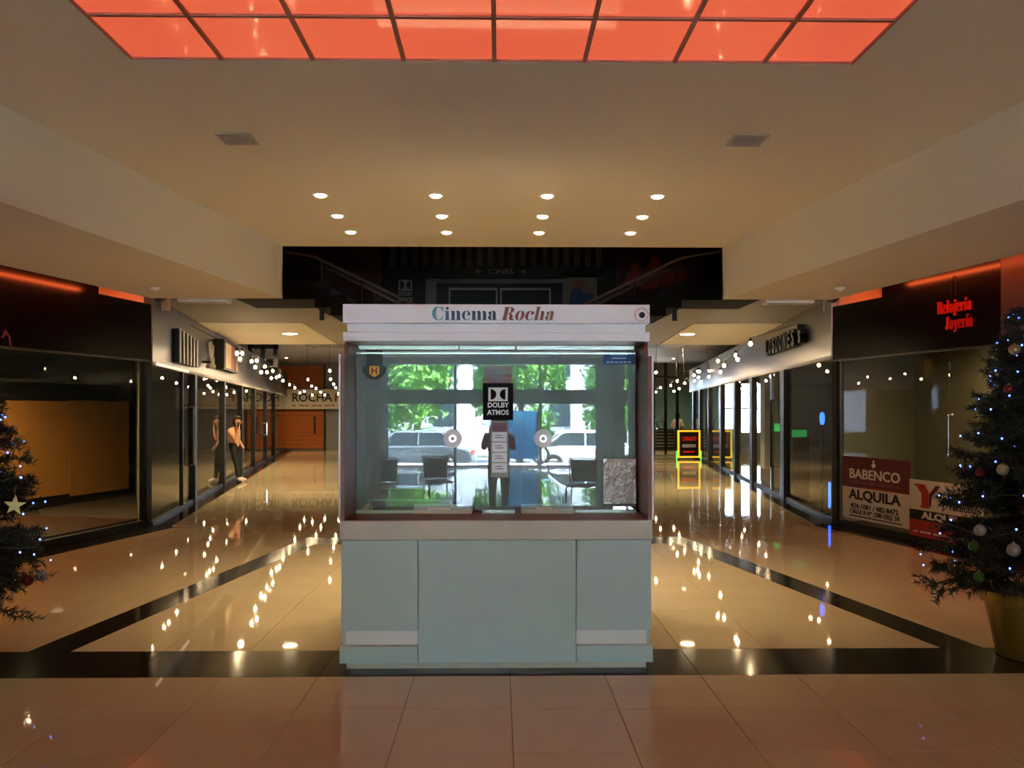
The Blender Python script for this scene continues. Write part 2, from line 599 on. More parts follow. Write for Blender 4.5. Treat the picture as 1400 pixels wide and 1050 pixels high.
# ------------------------------------------------------------------ ceilings and soffits
H1, H2, H3 = 3.62, 3.0, 3.35
px0, px1, py0, py1 = -2.05, 2.0, 2.12, 4.72
mb = MB()
mb.prism_xy([(inner_l(YB), YB), (inner_l(10), 10), (px0, 10), (px0, YB)], H1, H1 + 0.06)
mb.prism_xy([(inner_r(YB), YB), (inner_r(10), 10), (px1, 10), (px1, YB)], H1, H1 + 0.06)
mb.box(px0, px1, YB, py0, H1, H1 + 0.06)
mb.box(px0, px1, py1, 10, H1, H1 + 0.06)
struct(mb.build('ceiling', M_ceil))
for nm, fi, fo, s in (('soffit_left', inner_l, outer_l, -1), ('soffit_right', inner_r, outer_r, 1)):
    mb = MB()
    mb.prism_xy([(fi(YB), YB), (fi(10), 10), (fo(10), 10), (fo(YB), YB)], H2, H2 + 0.05)
    mb.prism_xy([(fi(YB), YB), (fi(10), 10), (fi(10) + s * 0.05, 10), (fi(YB) + s * 0.05, YB)], H2 + 0.05, H1 + 0.06)
    mb.prism_xy([(fi(9.95) , 9.95), (fo(9.95), 9.95), (fo(10), 10), (fi(10), 10)], H2 + 0.05, 3.34)
    o = struct(mb.build(nm, M_ceil))
    # cove ceiling behind the soffit edge, up to the shop fascia
    w = (lwall if s < 0 else rwall)
    struct(MB().prism_xy([(fi(YB) + s * 0.06, YB), (fi(9.94) + s * 0.06, 9.94), (fi(9.94) + s * 0.9, 12.9), (w(12.3) + s * 0.9, 12.9), (w(12.3) + s * 0.5, 12.3), (w(YB) + s * 0.5, YB)], 3.60, 3.65).build('cove_' + nm[7:], M_ceil))
    # LED tube hung in the cove in front of the shop fascia
    y0_, y1_ = 11.25, 4.0
    hz_ = 3.305 if s < 0 else 3.40
    t = thing('led_tube', 'orange glowing light tube in the ceiling cove above the %s shop front' % ('left' if s < 0 else 'right'), 'light strip', (w(y0_) - s * 0.42, y0_, hz_))
    d = Vector((w(y1_) - w(y0_), y1_ - y0_, 0))
    MB().tube([(0, 0, 0), (d.x, d.y, 0)], 0.02, 8).build('tube', M_red_led, t)
    for q in (0.02, 0.35, 0.68, 0.98):
        MB().box(d.x * q - 0.006, d.x * q + 0.006, d.y * q - 0.006, d.y * q + 0.006, 0.02, 3.60 - hz_).build('hanger', M_white, t)

for s in (-1, 1):  # extra hidden tubes, added so the cove end boards glow
    t = thing('led_tube', 'added orange light tube hidden in the pocket above the %s corner of the shop front' % ('left' if s < 0 else 'right'), 'light strip', (s * 5.85, 12.6, 3.05))
    MB().tube([(-0.5, 0, 0.06), (0.5, 0, 0.06)], 0.02, 8).build('tube', M_red_led, t)
    for q in (-0.4, 0.4):
        MB().box(q - 0.02, q + 0.02, -0.02, 0.02, 0.0, 0.045).build('clip', M_white, t)

# backlit orange ceiling of square panels
pan = thing('backlit_ceiling_panel', 'backlit orange grid of square glossy panels set in the ceiling', 'ceiling light', ((px0 + px1) / 2, (py0 + py1) / 2, H1))
cw = (px1 - px0) / 8
chh = (py1 - py0) / 5
m_or = bpy.data.materials.new('backlit_orange_acrylic')
m_or.use_nodes = True
b = m_or.node_tree.nodes['Principled BSDF']
b.inputs['Base Color'].default_value = sr(225, 92, 60)
b.inputs['Roughness'].default_value = 0.06
b.inputs['Emission Color'].default_value = (1.0, 0.16, 0.075, 1)
b.inputs['Emission Strength'].default_value = PANEL_E
b.inputs['Coat Weight'].default_value = 0.6
proto = None
for i in range(8):
    for j in range(5):
        loc = (-(px1 - px0) / 2 + cw * (i + 0.5), -(py1 - py0) / 2 + chh * (j + 0.5), 0)
        if proto is None:
            proto = MB().box(-cw / 2 + 0.012, cw / 2 - 0.012, -chh / 2 + 0.012, chh / 2 - 0.012, 0.014, 0.03).build('panel', m_or, pan, loc)
        else:
            o = proto.copy()
            C.objects.link(o)
            o.parent = pan
            o.location = loc
for i in range(9):
    x = -(px1 - px0) / 2 + cw * i
    MB().box(x - 0.012, x + 0.012, -(py1 - py0) / 2, (py1 - py0) / 2, 0.001, 0.034).build('grid_bar', M_panelbox, pan)
for j in range(6):
    y = -(py1 - py0) / 2 + chh * j
    MB().box(-(px1 - px0) / 2, (px1 - px0) / 2, y - 0.012, y + 0.012, 0.002, 0.033).build('grid_bar', M_panelbox, pan)
MB().box(-(px1 - px0) / 2 - 0.02, (px1 - px0) / 2 + 0.02, -(py1 - py0) / 2 - 0.02, (py1 - py0) / 2 + 0.02, 0.062, 0.08).build('backing', M_white, pan)

# arcade ceilings behind (grey slab with a stair void, warm trays, higher dark ceilings)
for s, nm, slope, A in ((-1, 'left', LS, LA), (1, 'right', RS, RA)):
    wy = lambda y: A[0] + s * (slope * (y - A[1])) + s * 0.6
    mb = MB()
    mb.prism_xy([(s * 3.7, 10.0), (s * 4.3, 10.0), (s * 4.5, 12.9), (s * 3.7, 12.9)], H3, H3 + 0.12)
    struct(MB().prism_xy([(s * 5.0, 12.84), (wy(12.9) + s * 0.6, 12.84), (wy(12.9) + s * 0.6, 12.89), (s * 5.0, 12.89)], 3.2, 3.65).build('cove_end_' + nm, M_ceil))
    mb.prism_xy([(s * 2.9, 12.9), (wy(12.9), 12.9), (wy(15.9), 15.9), (s * 2.9, 15.9)], H3, H3 + 0.12)
    mb.prism_xy([(s * 2.9, 15.9), (s * 3.7, 15.9), (s * 4.0, 20.9), (s * 2.9, 20.9)], H3, H3 + 0.12)
    struct(mb.build('ceiling_' + nm, M_grey))
    mb = MB().prism_xy([(s * 3.7, 15.9), (wy(15.9), 15.9), (wy(20.9), 20.9), (s * 4.0, 20.9)], H3 - 0.02, H3 + 0.10)
    struct(mb.build('ceiling_tray_' + nm, M_ceil))
    mb = MB().prism_xy([(s * 1.5, 20.9), (wy(20.9) + s * 3, 20.9), (wy(38) + s * 3, 38), (s * 1.5, 38)], 3.8, 3.9)
    mb.prism_xy([(s * 2.9, 20.9), (wy(20.9) + s * 3, 20.9), (wy(20.9) + s * 3, 21.0), (s * 2.9, 21.0)], H3, 3.8)
    struct(mb.build('ceiling_far_' + nm, M_grey))

# ------------------------------------------------------------------ outer shell
struct(MB().box(-16.2, -16, YB, 40.2, -0.2, 7.6).build('wall_left', M_wall))
mb = MB().box(16, 16.2, YB, 40.2, -0.2, 7.6)
struct(mb.build('wall_right', M_wall))
mb = MB().box(-16.2, 1.4, 40, 40.2, -0.2, 7.6)
mb.box(1.4, 16.2, 40, 40.2, -0.2, 0.55)
mb.box(1.4, 16.2, 40, 40.2, 3.3, 7.6)
mb.box(6.9, 16.2, 40, 40.2, 0.55, 3.3)
struct(mb.build('wall_back', M_wall))
struct(MB().box(-60, 80, 40.3, 120, -0.5, -0.3).build('ground_back', mat('pale_ground', sr(190, 186, 176), 0.9)))
struct(MB().box(-20, 30, 52, 52.4, -0.5, 9).build('wall_sky_blocker', mat('sky_blocker_render', sr(196, 204, 210), 0.8, var=0.3, vscale=1.5)))  # added wall, blocks most of the bright sky behind the far-end windows
struct(MB().box(-16.2, 16.2, YB - 0.3, 40.2, 7.6, 7.8).build('roof', M_dark))
struct(MB().box(-16, 16, 10.0, 10.06, H1 + 0.06, 7.6).build('wall_upper_front', M_dark))
for s in (-1, 1):
    struct(MB().box(s * 3.7 - 0.03, s * 3.7 + 0.03, 10.06, 12.9, H3 + 0.12, 7.6).build('wall_void_' + ('left' if s < 0 else 'right'), M_dark))
    struct(MB().box(min(s * 3.7, s * 5.2), max(s * 3.7, s * 5.2), 12.93, 12.99, H3 + 0.12, 7.6).build('wall_void_return_' + ('left' if s < 0 else 'right'), M_dark))
    struct(MB().box(s * 5.2 - 0.03, s * 5.2 + 0.03, 12.99, 24.0, H3 + 0.12, 7.6).build('wall_mezzanine_' + ('left' if s < 0 else 'right'), M_dark))


# ------------------------------------------------------------------ shop fronts
def panel(mb_args, name, m, parent, bevel=0.0):
    return MB().box(*mb_args).build(name, m, parent, bevel=bevel)


M_brownfloor = mat('dark_wood_platform', sr(66, 36, 24), 0.35, var=0.25, vscale=3, stretch=(1, 8, 1))
M_paper = mat('brown_paper', sr(196, 132, 62), 0.8, var=0.10, vscale=1.3, bump=0.3, bscale=3)
M_shopwall = mat('empty_shop_wall', sr(150, 140, 116), 0.85, var=0.1, vscale=1.2)
M_speckle = mat('speckled_granite', sr(84, 66, 62), 0.3, var=0.75, vscale=70)
M_redlet = mat('red_letter', sr(215, 28, 22), 0.4)
M_chrome = mat('chrome', sr(210, 210, 210), 0.12, metal=1.0)
M_ledwhite = mat('lit_white_strip', (1, 1, 1, 1), 0.4, emit=(1.0, 0.85, 0.62, 1), es=0.8)
K1 = 1.0228

# left front shop -------------------------------------------------
LF = sroot('window_1', (lwall(3), 3, 0), math.atan2(1, FS))
L = 9.3 * K1
SX = lambda y: (y - 3) * K1
panel((0, SX(11.2), 0, 0.08, 2.41, 3.60), 'fascia_panel', M_blackgloss, LF)
panel((SX(11.2) + 0.004, L, 0, 0.08, 2.41, 3.22), 'fascia_panel', M_blackgloss, LF)
panel((0, L, 0.005, 0.07, 2.385, 2.41), 'head_rail', M_metal, LF)
panel((0, L, 0.0, 0.09, 0, 0.10), 'sill', M_frame, LF)
panel((L - 0.12, L, -0.01, 0.11, 0, 2.385), 'post', M_frame, LF)
panel((SX(8.1), SX(8.1) + 0.06, 0.0, 0.09, 0.10, 2.385), 'post', M_frame, LF)
panel((SX(8.1) + 0.06, L - 0.12, 0.035, 0.045, 0.10, 2.385), 'pane', M_glass_dim, LF)
panel((SX(4.4), SX(8.1), 0.035, 0.045, 0.10, 2.385), 'pane', M_glass_dim, LF)
panel((0, SX(4.4), 0.02, 0.08, 0.10, 2.385), 'side_panel', M_blackgloss, LF)
plat = thing('shop_platform', 'low dark wooden platform inside the left shop window', 'platform', (lwall(3), 3, 0), math.atan2(1, FS))
panel((1.0, L - 0.15, 0.12, 3.2, 0.0, 0.12), 'deck', M_brownfloor, plat)
pap = thing('paper_screen', 'brown paper sheets screening the back of the left shop window', 'screen', (lwall(3), 3, 0), math.atan2(1, FS))
xs = [3.0, 5.0, 6.9, 8.6, 10.2, 11.9, 13.5]
for i in range(6):
    MB().box(xs[i], xs[i + 1] + 0.05, 3.28 - 0.012 * (i % 2), 3.29 - 0.012 * (i % 2), 0.12 - 0.05 * (i % 2) + 0.06, 1.83 + 0.02 * (i % 3)).build('paper_sheet', M_paper, pap)
MB().box(xs[0] - 0.05, xs[0] - 0.01, 3.26, 3.3, 0.0, 1.86).build('support_post', M_frame, pap)
MB().box(xs[0], xs[-1], 3.292, 3.33, 0.0, 0.16).build('support_rail', M_frame, pap)
struct(MB().prism_xy([(lwall(3) - 3.9, 3), (lwall(3) - 4.0, 3), (-9.4, 21.6), (-9.3, 21.6)], 0, 2.95).build('wall_left_shop_back', M_shopwall))
struct(MB().prism_xy([(-5.20, 12.42), (-5.27, 12.42), (-9.3, 21.6), (-9.1, 21.6)], 0, 2.95).build('wall_left_shop_side', M_shopwall))
struct(MB().prism_xy([(-16, YB), (lwall(YB) - 0.1, YB), (LA[0] - 0.13, 12.3), (LA[0] - 0.13 - LS * 24.3, 36.6), (-16, 36.6)], 2.95, 3.05).build('ceiling_left_shops', M_grey))

# right front shop ------------------------------------------------
RF = sroot('window_2', (RA[0], RA[1], 0), math.atan2(-1, FS))
panel((1.12, 3.16, 0, 0.08, 2.43, 3.60), 'fascia_panel', M_blackgloss, RF)
panel((0, 1.116, 0, 0.08, 2.43, 3.22), 'fascia_panel', M_blackgloss, RF)
panel((0, 3.16, 0.005, 0.07, 2.405, 2.43), 'head_rail', M_metal, RF)
panel((0, 3.16, 0.0, 0.09, 0, 0.07), 'sill', M_frame, RF)
panel((0, 0.12, -0.01, 0.11, 0, 2.405), 'post', M_frame, RF)
panel((0.16, 0.185, 0.01, 0.06, 0.07, 2.405), 'glazing_bead', M_metal, RF)
panel((0.185, 2.31, 0.035, 0.045, 0.07, 2.405), 'pane', M_glass_dim, RF)
dr = panel((2.325, 3.12, 0.035, 0.045, 0.08, 2.40), 'glass_door', M_glass_dim, RF)
MB().tube([(2.40, 0.03, 1.62), (2.40, -0.04, 1.62), (2.40, -0.04, 1.12), (2.40, 0.03, 1.12)], 0.012, 8).build('door_handle', M_chrome, dr)
MB().tube([(2.50, 0.05, 1.10), (2.50, 0.12, 1.10), (2.50, 0.12, 0.86), (2.50, 0.05, 0.86)], 0.012, 8).build('door_handle', M_chrome, dr)
MB().box(2.32, 2.36, 0.028, 0.052, 2.18, 2.26).build('hinge', M_chrome, dr)
MB().box(2.32, 2.36, 0.028, 0.052, 0.10, 0.19).build('lock', M_chrome, dr)
panel((3.12, 3.16, 0.0, 0.09, 0.07, 2.405), 'post', M_metal, RF)
# granite wall nearer the camera, in slabs
for i in range(6):
    for j in range(3):
        panel((3.165 + i * 1.0, 3.162 + (i + 1) * 1.0, 0.0, 0.10, j * 1.15 + 0.0, j * 1.15 + 1.147), 'granite_slab', M_speckle, RF)
fat_text('Relojer\u00eda', 0.21, M_redlet, RF, (2.47, -0.002, 2.86), width=0.56, ext=0.02)
fat_text('Joyer\u00eda', 0.21, M_redlet, RF, (2.55, -0.002, 2.66), width=0.44, ext=0.02)
MB().tube([(2.42, -0.012, 3.02), (2.41, -0.012, 3.2), (2.46, -0.012, 3.30), (2.5, -0.012, 3.22), (2.49, -0.012, 3.05)], 0.004, 5).build('sign_cable', M_frame, RF)
struct(MB().prism_xy([(rwall(3) + 1.9, 3), (rwall(3) + 2.0, 3), (rwall(13.4) + 2.0, 13.4), (rwall(13.4) + 1.9, 13.4)], 0, 2.95).build('wall_right_shop_back', M_shopwall))
struct(MB().prism_xy([(5.16, 12.56), (5.14, 12.66), (rwall(13.4) + 1.9, 13.5), (rwall(13.4) + 1.9, 13.4)], 0, 2.95).build('wall_right_shop_side', M_shopwall))
struct(MB().prism_xy([(16, YB), (rwall(YB) + 0.1, YB), (RA[0] + 0.13, 12.45), (RA[0] + 0.13 + RS * 25.55, 38), (16, 38)], 2.95, 3.05).build('ceiling_right_shops', M_grey))

# letting posters in the right window
M_maroon = mat('maroon_print', sr(104, 40, 46), 0.6)
M_cream = mat('cream_print', sr(226, 218, 196), 0.6)
M_ink = mat('black_print', sr(28, 26, 26), 0.6)
M_redprint = mat('red_print', sr(188, 52, 40), 0.6)
M_whprint = mat('white_print', sr(230, 226, 215), 0.6)
rot_r = math.atan2(-1, FS)
po = thing('letting_poster', 'maroon and white letting poster reading ALQUILA in the right shop window', 'poster', (RA[0], RA[1], 0), rot_r)
panel((0.21, 1.65, 0.022, 0.033, 0.58, 1.02), 'header_sheet', M_maroon, po)
panel((0.21, 1.65, 0.022, 0.033, 0.13, 0.578), 'lower_sheet', M_cream, po)
panel((0.62, 1.38, 0.018, 0.022, 0.578, 0.60), 'red_stripe', M_redprint, po)
text('BABENCO', 0.19, M_whprint, po, (0.92, 0.02, 0.77), bold=0.004, width=1.08)
text('MART\u00cdN INMOBILIARIA', 0.075, mat('dim_print', sr(150, 88, 90), 0.6), po, (0.92, 0.02, 0.655), width=1.05)
MB().prism_xz([(0.92, 0.875), (0.965, 0.915), (0.92, 0.955), (0.875, 0.915)], 0.015, 0.022).prism_xz([(0.905, 0.955), (0.935, 0.955), (0.935, 0.985), (0.905, 0.985)], 0.015, 0.022).build('emblem', M_whprint, po)
text('ALQUILA', 0.19, M_ink, po, (0.92, 0.02, 0.475), bold=0.006, width=1.12)
text('424-1081 / 482-8472', 0.10, M_ink, po, (0.92, 0.02, 0.315), bold=0.002, width=1.02)
text('CALLE 8 N\u00ba 1280 ESQ. 59', 0.085, M_ink, po, (0.92, 0.02, 0.235), bold=0.002, width=1.06)
MB().box(0.38, 1.5, 0.019, 0.022, 0.165, 0.18).build('small_print', M_ink, po)
po = thing('letting_poster', 'white poster with large red Y and red lower stripe in the right shop window', 'poster', (RA[0], RA[1], 0), rot_r)
panel((1.66, 2.90, 0.008, 0.019, 0.41, 0.79), 'header_sheet', M_cream, po)
panel((1.66, 2.90, 0.008, 0.019, 0.28, 0.408), 'black_stripe', M_ink, po)
panel((1.66, 2.90, 0.008, 0.019, 0.07, 0.278), 'red_stripe', M_redprint, po)
mb = MB()
mb.prism_xz([(1.76, 0.74), (1.94, 0.74), (1.97, 0.70), (2.01, 0.66), (2.01, 0.48), (2.03, 0.46), (2.03, 0.44), (1.87, 0.44), (1.87, 0.46), (1.89, 0.48), (1.89, 0.62), (1.80, 0.71), (1.76, 0.72)], 0.002, 0.008)
mb.build('letter', M_redprint, po)
MB().prism_xz([(2.02, 0.48), (2.02, 0.62), (2.14, 0.74), (2.20, 0.74), (2.20, 0.72), (2.07, 0.60), (2.05, 0.46)], 0.002, 0.008).build('letter', M_maroon, po)
text('J. Yacoubi\u00e1n', 0.12, M_ink, po, (2.56, 0.006, 0.50), bold=0.002, width=0.62)
text('ALQUILA', 0.12, M_whprint, po, (2.28, 0.006, 0.345), bold=0.005, width=0.80)
for i in range(9):
    panel((1.74 + i * 0.12, 1.74 + i * 0.12 + 0.07 + 0.03 * (i % 2), 0.005, 0.008, 0.12, 0.145), 'small_print', M_cream, po)

# arcade fronts ----------------------------------------------------
M_fasc_l = mat('dark_brushed_metal', sr(74, 68, 62), 0.32, metal=0.9, var=0.06, vscale=6, stretch=(0.3, 0.3, 6))
M_fasc_r = mat('grey_brushed_metal', sr(128, 124, 124), 0.32, metal=0.9, var=0.06, vscale=6, stretch=(0.3, 0.3, 6))
M_edge = mat('fascia_edge', sr(150, 140, 124), 0.5)


def arcade(name, loc, rz, length, cols, colw, pane_mat, fascia_z, fmat):
    r = sroot(name, loc, rz)
    z0, z1 = fascia_z
    n = max(1, int(round(length / 3.6)))
    for i in range(n):
        panel((length * i / n + 0.002, length * (i + 1) / n - 0.002, -0.02, 0.10, z0 + 0.05, z1), 'fascia_panel', fmat, r)
    panel((0, length, -0.03, 0.06, z0, z0 + 0.048), 'fascia_edge', M_edge, r)
    edges = [0.0] + list(cols) + [length]
    for c in cols:
        panel((c - colw / 2, c + colw / 2, -0.03, 0.12, 0, z0), 'column', M_frame, r)
    for i in range(len(edges) - 1):
        a = edges[i] + (colw / 2 if i else 0.12)
        q = edges[i + 1] - (colw / 2 if i < len(edges) - 2 else 0)
        if q - a > 0.3:
            panel((a, q, 0.03, 0.042, 0.05, z0), 'pane', pane_mat, r)
            panel((a, q, 0.0, 0.07, 0, 0.05), 'sill', M_frame, r)
    return r


KL = 1.01445
AL = arcade('window_3', (LA[0], LA[1], 0), math.atan2(1, -LS), 25.0, [3.37, 6.9, 9.89, 12.81, 16.15, 19.0], 0.2, M_glass, (2.34, 3.35), M_fasc_l)
panel((2.3, 2.36, 0.0, 0.06, 0.05, 2.34), 'door_stile', M_frame, AL)
MB().tube([(3.0, 0.02, 0.7), (3.0, -0.06, 0.7), (3.0, -0.06, 1.75), (3.0, 0.02, 1.75)], 0.018, 8).build('door_handle', M_chrome, AL)
MB().tube([(15.6, 0.02, 0.9), (15.6, -0.06, 0.9), (15.6, -0.06, 1.3), (15.6, 0.02, 1.3)], 0.018, 8).build('door_handle', M_chrome, AL)
panel((0.15, 2.6, -0.045, -0.032, 2.345, 2.385), 'light_strip', M_ledwhite, AL)
KR = 1.00829
RL = (34 - RA[1]) * KR
AR = arcade('window_4', (RA[0] + RS * (34 - RA[1]), 34, 0), math.atan2(-1, -RS), RL, [1.4, 3.73, 6.38, 9.42, 12.13, 14.71, 18.21], 0.34, M_glass, (2.45, 3.35), M_fasc_r)
MB().tube([(17.3, 0.02, 0.55), (17.3, -0.06, 0.55), (17.3, -0.06, 1.9), (17.3, 0.02, 1.9)], 0.02, 8).build('door_handle', M_frame, AR)
panel((16.95, 17.0, 0.0, 0.06, 0.05, 2.45), 'door_stile', M_metal, AR)

# signs on the left arcade fascia
M_cloth = mat('sign_white', sr(214, 206, 196), 0.5)
sg = thing('fascia_sign', 'row of tall white upright bars with dark sides on the left arcade fascia', 'sign', (LA[0], LA[1], 0), math.atan2(1, -LS))
for i in range(6):
    x = 1.45 + i * 0.30
    h1_ = 3.02 - 0.012 * i
    o = MB().box(x, x + 0.11, -0.12, -0.105, 2.46, h1_).build('sign_bar', M_cloth, sg)
    MB().box(x + 0.005, x + 0.105, -0.104, -0.022, 2.465, h1_ - 0.005).build('return', M_frame, o)
an = thing('antler_ornament', 'small pale branching antler ornament on the left arcade fascia', 'ornament', (LA[0], LA[1], 0), math.atan2(1, -LS))
mb = MB().lathe([(0.08, 2.50), (0.10, 2.54), (0.06, 2.60), (0.07, 2.70)], 10, (4.1, -0.17, 0))
mb.build('base', M_cloth, an)
for (a, c) in ((-0.28, 2.98), (-0.10, 3.02), (0.12, 3.02), (0.30, 2.97)):
    MB().tube([(4.1, -0.17, 2.66), (4.1 + a * 0.5, -0.17, 2.78), (4.1 + a, -0.17, c)], 0.035, 6, r2=0.015).build('prong', M_cloth, an)
MB().box(4.0, 4.2, -0.18, -0.025, 2.60, 2.64).build('bracket', M_frame, an)
bs = thing('box_sign', 'black framed box sign with cream, brown and yellow stripes on left arcade fascia', 'sign', (LA[0], LA[1], 0), math.atan2(1, -LS))
panel((5.55, 7.7, -0.20, -0.025, 2.56, 3.20), 'box', M_frame, bs)
for a, q, c in ((5.72, 6.55, sr(226, 200, 160)), (6.57, 7.0, sr(190, 98, 52)), (7.02, 7.25, sr(70, 44, 34)), (7.27, 7.6, sr(206, 170, 74))):
    panel((a, q, -0.215, -0.201, 2.60, 3.15), 'stripe', mat('sign_stripe_%d' % int(a * 100), c, 0.6), bs)
# letters on the right arcade fascia
ls = thing('fascia_letters', 'black block letters on the brushed right arcade fascia', 'sign', (RA[0] + RS * (34 - RA[1]), 34, 0), math.atan2(-1, -RS))
for i, chx in enumerate('LOSDONES'):
    text(chx, 0.42, M_black, ls, (17.3 + 0.34 * i, -0.09, 2.93), ext=0.06, bold=0.012, name='letter', width=0.24)
text("'s", 0.42, M_black, ls, (20.15, -0.09, 2.95), ext=0.06, bold=0.012, name='letter', width=0.26)

# ------------------------------------------------------------------ ends of the arcades
M_orange = mat('orange_shutter', sr(176, 92, 30), 0.55, var=0.1, vscale=2)
M_banner = mat('pale_banner', sr(222, 212, 192), 0.6)
M_gwall = mat('grey_end_wall', sr(140, 138, 140), 0.75)
we = struct(MB().box(-16, -1.5, 36.8, 37.0, 0, 3.8).build('wall_back_left', M_gwall))
sh = thing('roller_shutter', 'orange brown shutter closing the far end of the left arcade', 'shutter', (-8.6, 36.79, 0))
for i in range(20):
    MB().box(-0.98, 0.98, -0.05, -0.01, 0.06 + i * 0.18, 0.06 + i * 0.18 + 0.175).build('slat', M_orange, sh, bevel=0.01, seg=1)
MB().box(-1.05, -0.985, -0.08, 0.0, 0, 3.7).build('guide', M_frame, sh)
MB().box(0.985, 1.05, -0.08, 0.0, 0, 3.7).build('guide', M_frame, sh)
MB().box(0.55, 0.63, -0.09, -0.05, 0.7, 1.45).build('handle_plate', M_frame, sh)
bn = thing('banner', 'long pale banner with dark lettering across the end of the left arcade', 'banner', (-8.6, 36.6, 0))
panel((-2.4, 3.8, -0.02, 0.0, 1.78, 2.64), 'sheet', M_banner, bn)
panel((-2.4, -0.75, -0.024, -0.021, 1.80, 2.60), 'picture', mat('banner_blue', sr(150, 160, 180), 0.6, var=0.35, vscale=1.2), bn)
text('ROCHA', 0.50, M_ink, bn, (0.50, -0.023, 2.26), bold=0.008, width=1.72)
text('F', 0.50, M_redprint, bn, (1.60, -0.023, 2.26), bold=0.008, width=0.24)
for i in range(14):
    panel((-0.35 + i * 0.28, -0.35 + i * 0.28 + 0.16 + 0.09 * (i % 2), -0.023, -0.021, 1.90, 1.95), 'small_print', M_redprint, bn)
for xx in (-2.3, 3.7):
    MB().tube([(xx, -0.01, 2.64), (xx, -0.01, 3.8)], 0.012, 6).build('cord', M_frame, bn)
hf = thing('hanging_frame', 'black square metal frame hanging from the ceiling of the left arcade', 'frame', (-7.45, 26.8, 0))
for x in (-0.42, -0.02, 0.38):
    MB().box(x - 0.07, x + 0.07, -0.07, 0.07, 3.12, 3.8).build('upright', M_frame, hf)
MB().box(-0.49, 0.45, -0.07, 0.07, 3.66, 3.79).build('crossbar', M_frame, hf)
MB().box(-0.49, 0.45, -0.08, 0.08, 3.06, 3.12).build('crossbar', M_frame, hf)

# right end: counter, screens, bright window, people
mb = MB().box(1.5, 4.9, 37.6, 37.8, 0, 3.8).box(4.9, 6.6, 37.6, 37.8, 0, 0.75).box(4.9, 6.6, 37.6, 37.8, 2.9, 3.8).box(5.70, 5.82, 37.6, 37.8, 0.75, 2.9)
struct(mb.build('wall_back_right', M_gwall))
we2 = sroot('window_6')
for a, q in ((4.9, 5.70), (5.82, 6.6)):
    MB().box(a, q, 37.69, 37.70, 0.75, 2.9).build('pane', M_pane, we2)
    MB().box(a, q, 37.66, 37.73, 1.78, 1.84).build('rail', M_frame, we2)
struct(MB().box(6.6, 16, 37.6, 37.8, 2.75, 3.8).build('wall_back_right_upper', M_gwall))
M_screen = mat('teal_glass_wall', sr(132, 176, 172), 0.2)
panel((6.66, 9.2, 37.62, 37.7, 0, 2.75), 'wall_back_teal', M_screen, None)['kind'] = 'structure'
ct = thing('bar_counter', 'black slatted bar counter at the far end of the right arcade', 'counter', (7.3, 36.2, 0))
MB().box(-1.3, 1.3, 0.0, 0.7, 0.0, 0.84).build('body', M_frame, ct)
for i in range(6):
    MB().box(-1.32, 1.32, -0.04, 0.0, 0.06 + i * 0.135, 0.06 + i * 0.135 + 0.09).build('slat', M_black, ct)
    MB().box(-1.30, 1.30, -0.02, 0.0, 0.152 + i * 0.135, 0.19 + i * 0.135).build('gap_strip', mat('slat_gap', sr(150, 146, 140), 0.5), ct)
MB().box(-1.36, 1.36, -0.08, 0.74, 0.87, 0.91).build('top', M_black, ct)
bsx = thing('bar_stool', 'black bar stool turned upside down on the bar counter', 'stool', (7.05, 36.5, 0.91))
MB().box(-0.17, 0.17, -0.15, 0.15, 0.0, 0.05).build('seat', M_black, bsx, bevel=0.01)
for sx_ in (-1, 1):
    for sy_ in (-1, 1):
        MB().tube([(0.13 * sx_, 0.12 * sy_, 0.05), (0.20 * sx_ - 0.08, 0.18 * sy_, 0.55)], 0.022, 6).build('leg', M_black, bsx)
MB().tube([(0.07, -0.15, 0.32), (-0.2, -0.15, 0.32)], 0.015, 6).build('rung', M_black, bsx)
# illuminated chalk board by the right columns
cb = thing('menu_board', 'dark menu board with a glowing yellow and green light frame by the right columns', 'sign', (6.62, 29.2, 0), 0.05)
MB().box(-0.34, 0.34, -0.02, 0.02, 0.12, 0.98).build('board', M_black, cb)
M_yl = mat('yellow_leds', sr(250, 210, 40), 0.4, emit=(1.0, 0.62, 0.04, 1), es=0.7)
M_gl = mat('green_leds', sr(60, 200, 60), 0.4, emit=(0.15, 0.8, 0.08, 1), es=1.0)
for (a, c, d, e) in ((-0.36, 0.36, 0.96, 1.02), (-0.36, 0.36, 0.06, 0.12), (-0.40, -0.34, 0.06, 1.02), (0.34, 0.40, 0.06, 1.02)):
    MB().box(a, c, -0.03, 0.03, d, e).build('light_bar', M_yl, cb)
for s in (-1, 1):
    MB().box(s * 0.43 - 0.02, s * 0.43 + 0.02, -0.03, 0.03, 0.0, 0.3).build('foot', M_gl, cb)
text('CERRADO', 0.2, M_redlet, cb, (0, -0.024, 0.72), bold=0.008, width=0.52)
MB().box(-0.24, 0.24, -0.026, -0.021, 0.42, 0.53).build('chalk_text', mat('chalk_grey', sr(150, 150, 150), 0.7), cb)
MB().box(-0.2, 0.2, -0.026, -0.021, 0.24, 0.30).build('chalk_text', M_redlet, cb)
# tall blue-white glass sign behind it
gd = thing('glass_partition', 'tall glass partition with black frame behind the menu board', 'partition', (6.6, 33.2, 0), 0.5)
MB().box(-0.55, 0.55, -0.01, 0.01, 0.05, 3.0).build('pane', M_glass, gd)
for x in (-0.6, 0.0, 0.6):
    MB().box(x - 0.045, x + 0.045, -0.04, 0.04, 0, 3.6).build('post', M_frame, gd)
MB().box(-0.6, 0.6, -0.04, 0.04, 3.0, 3.07).build('rail', M_frame, gd)

struct(MB().box(7.75, 8.15, 24.4, 24.8, 0, 2.95).build('pillar', M_white))
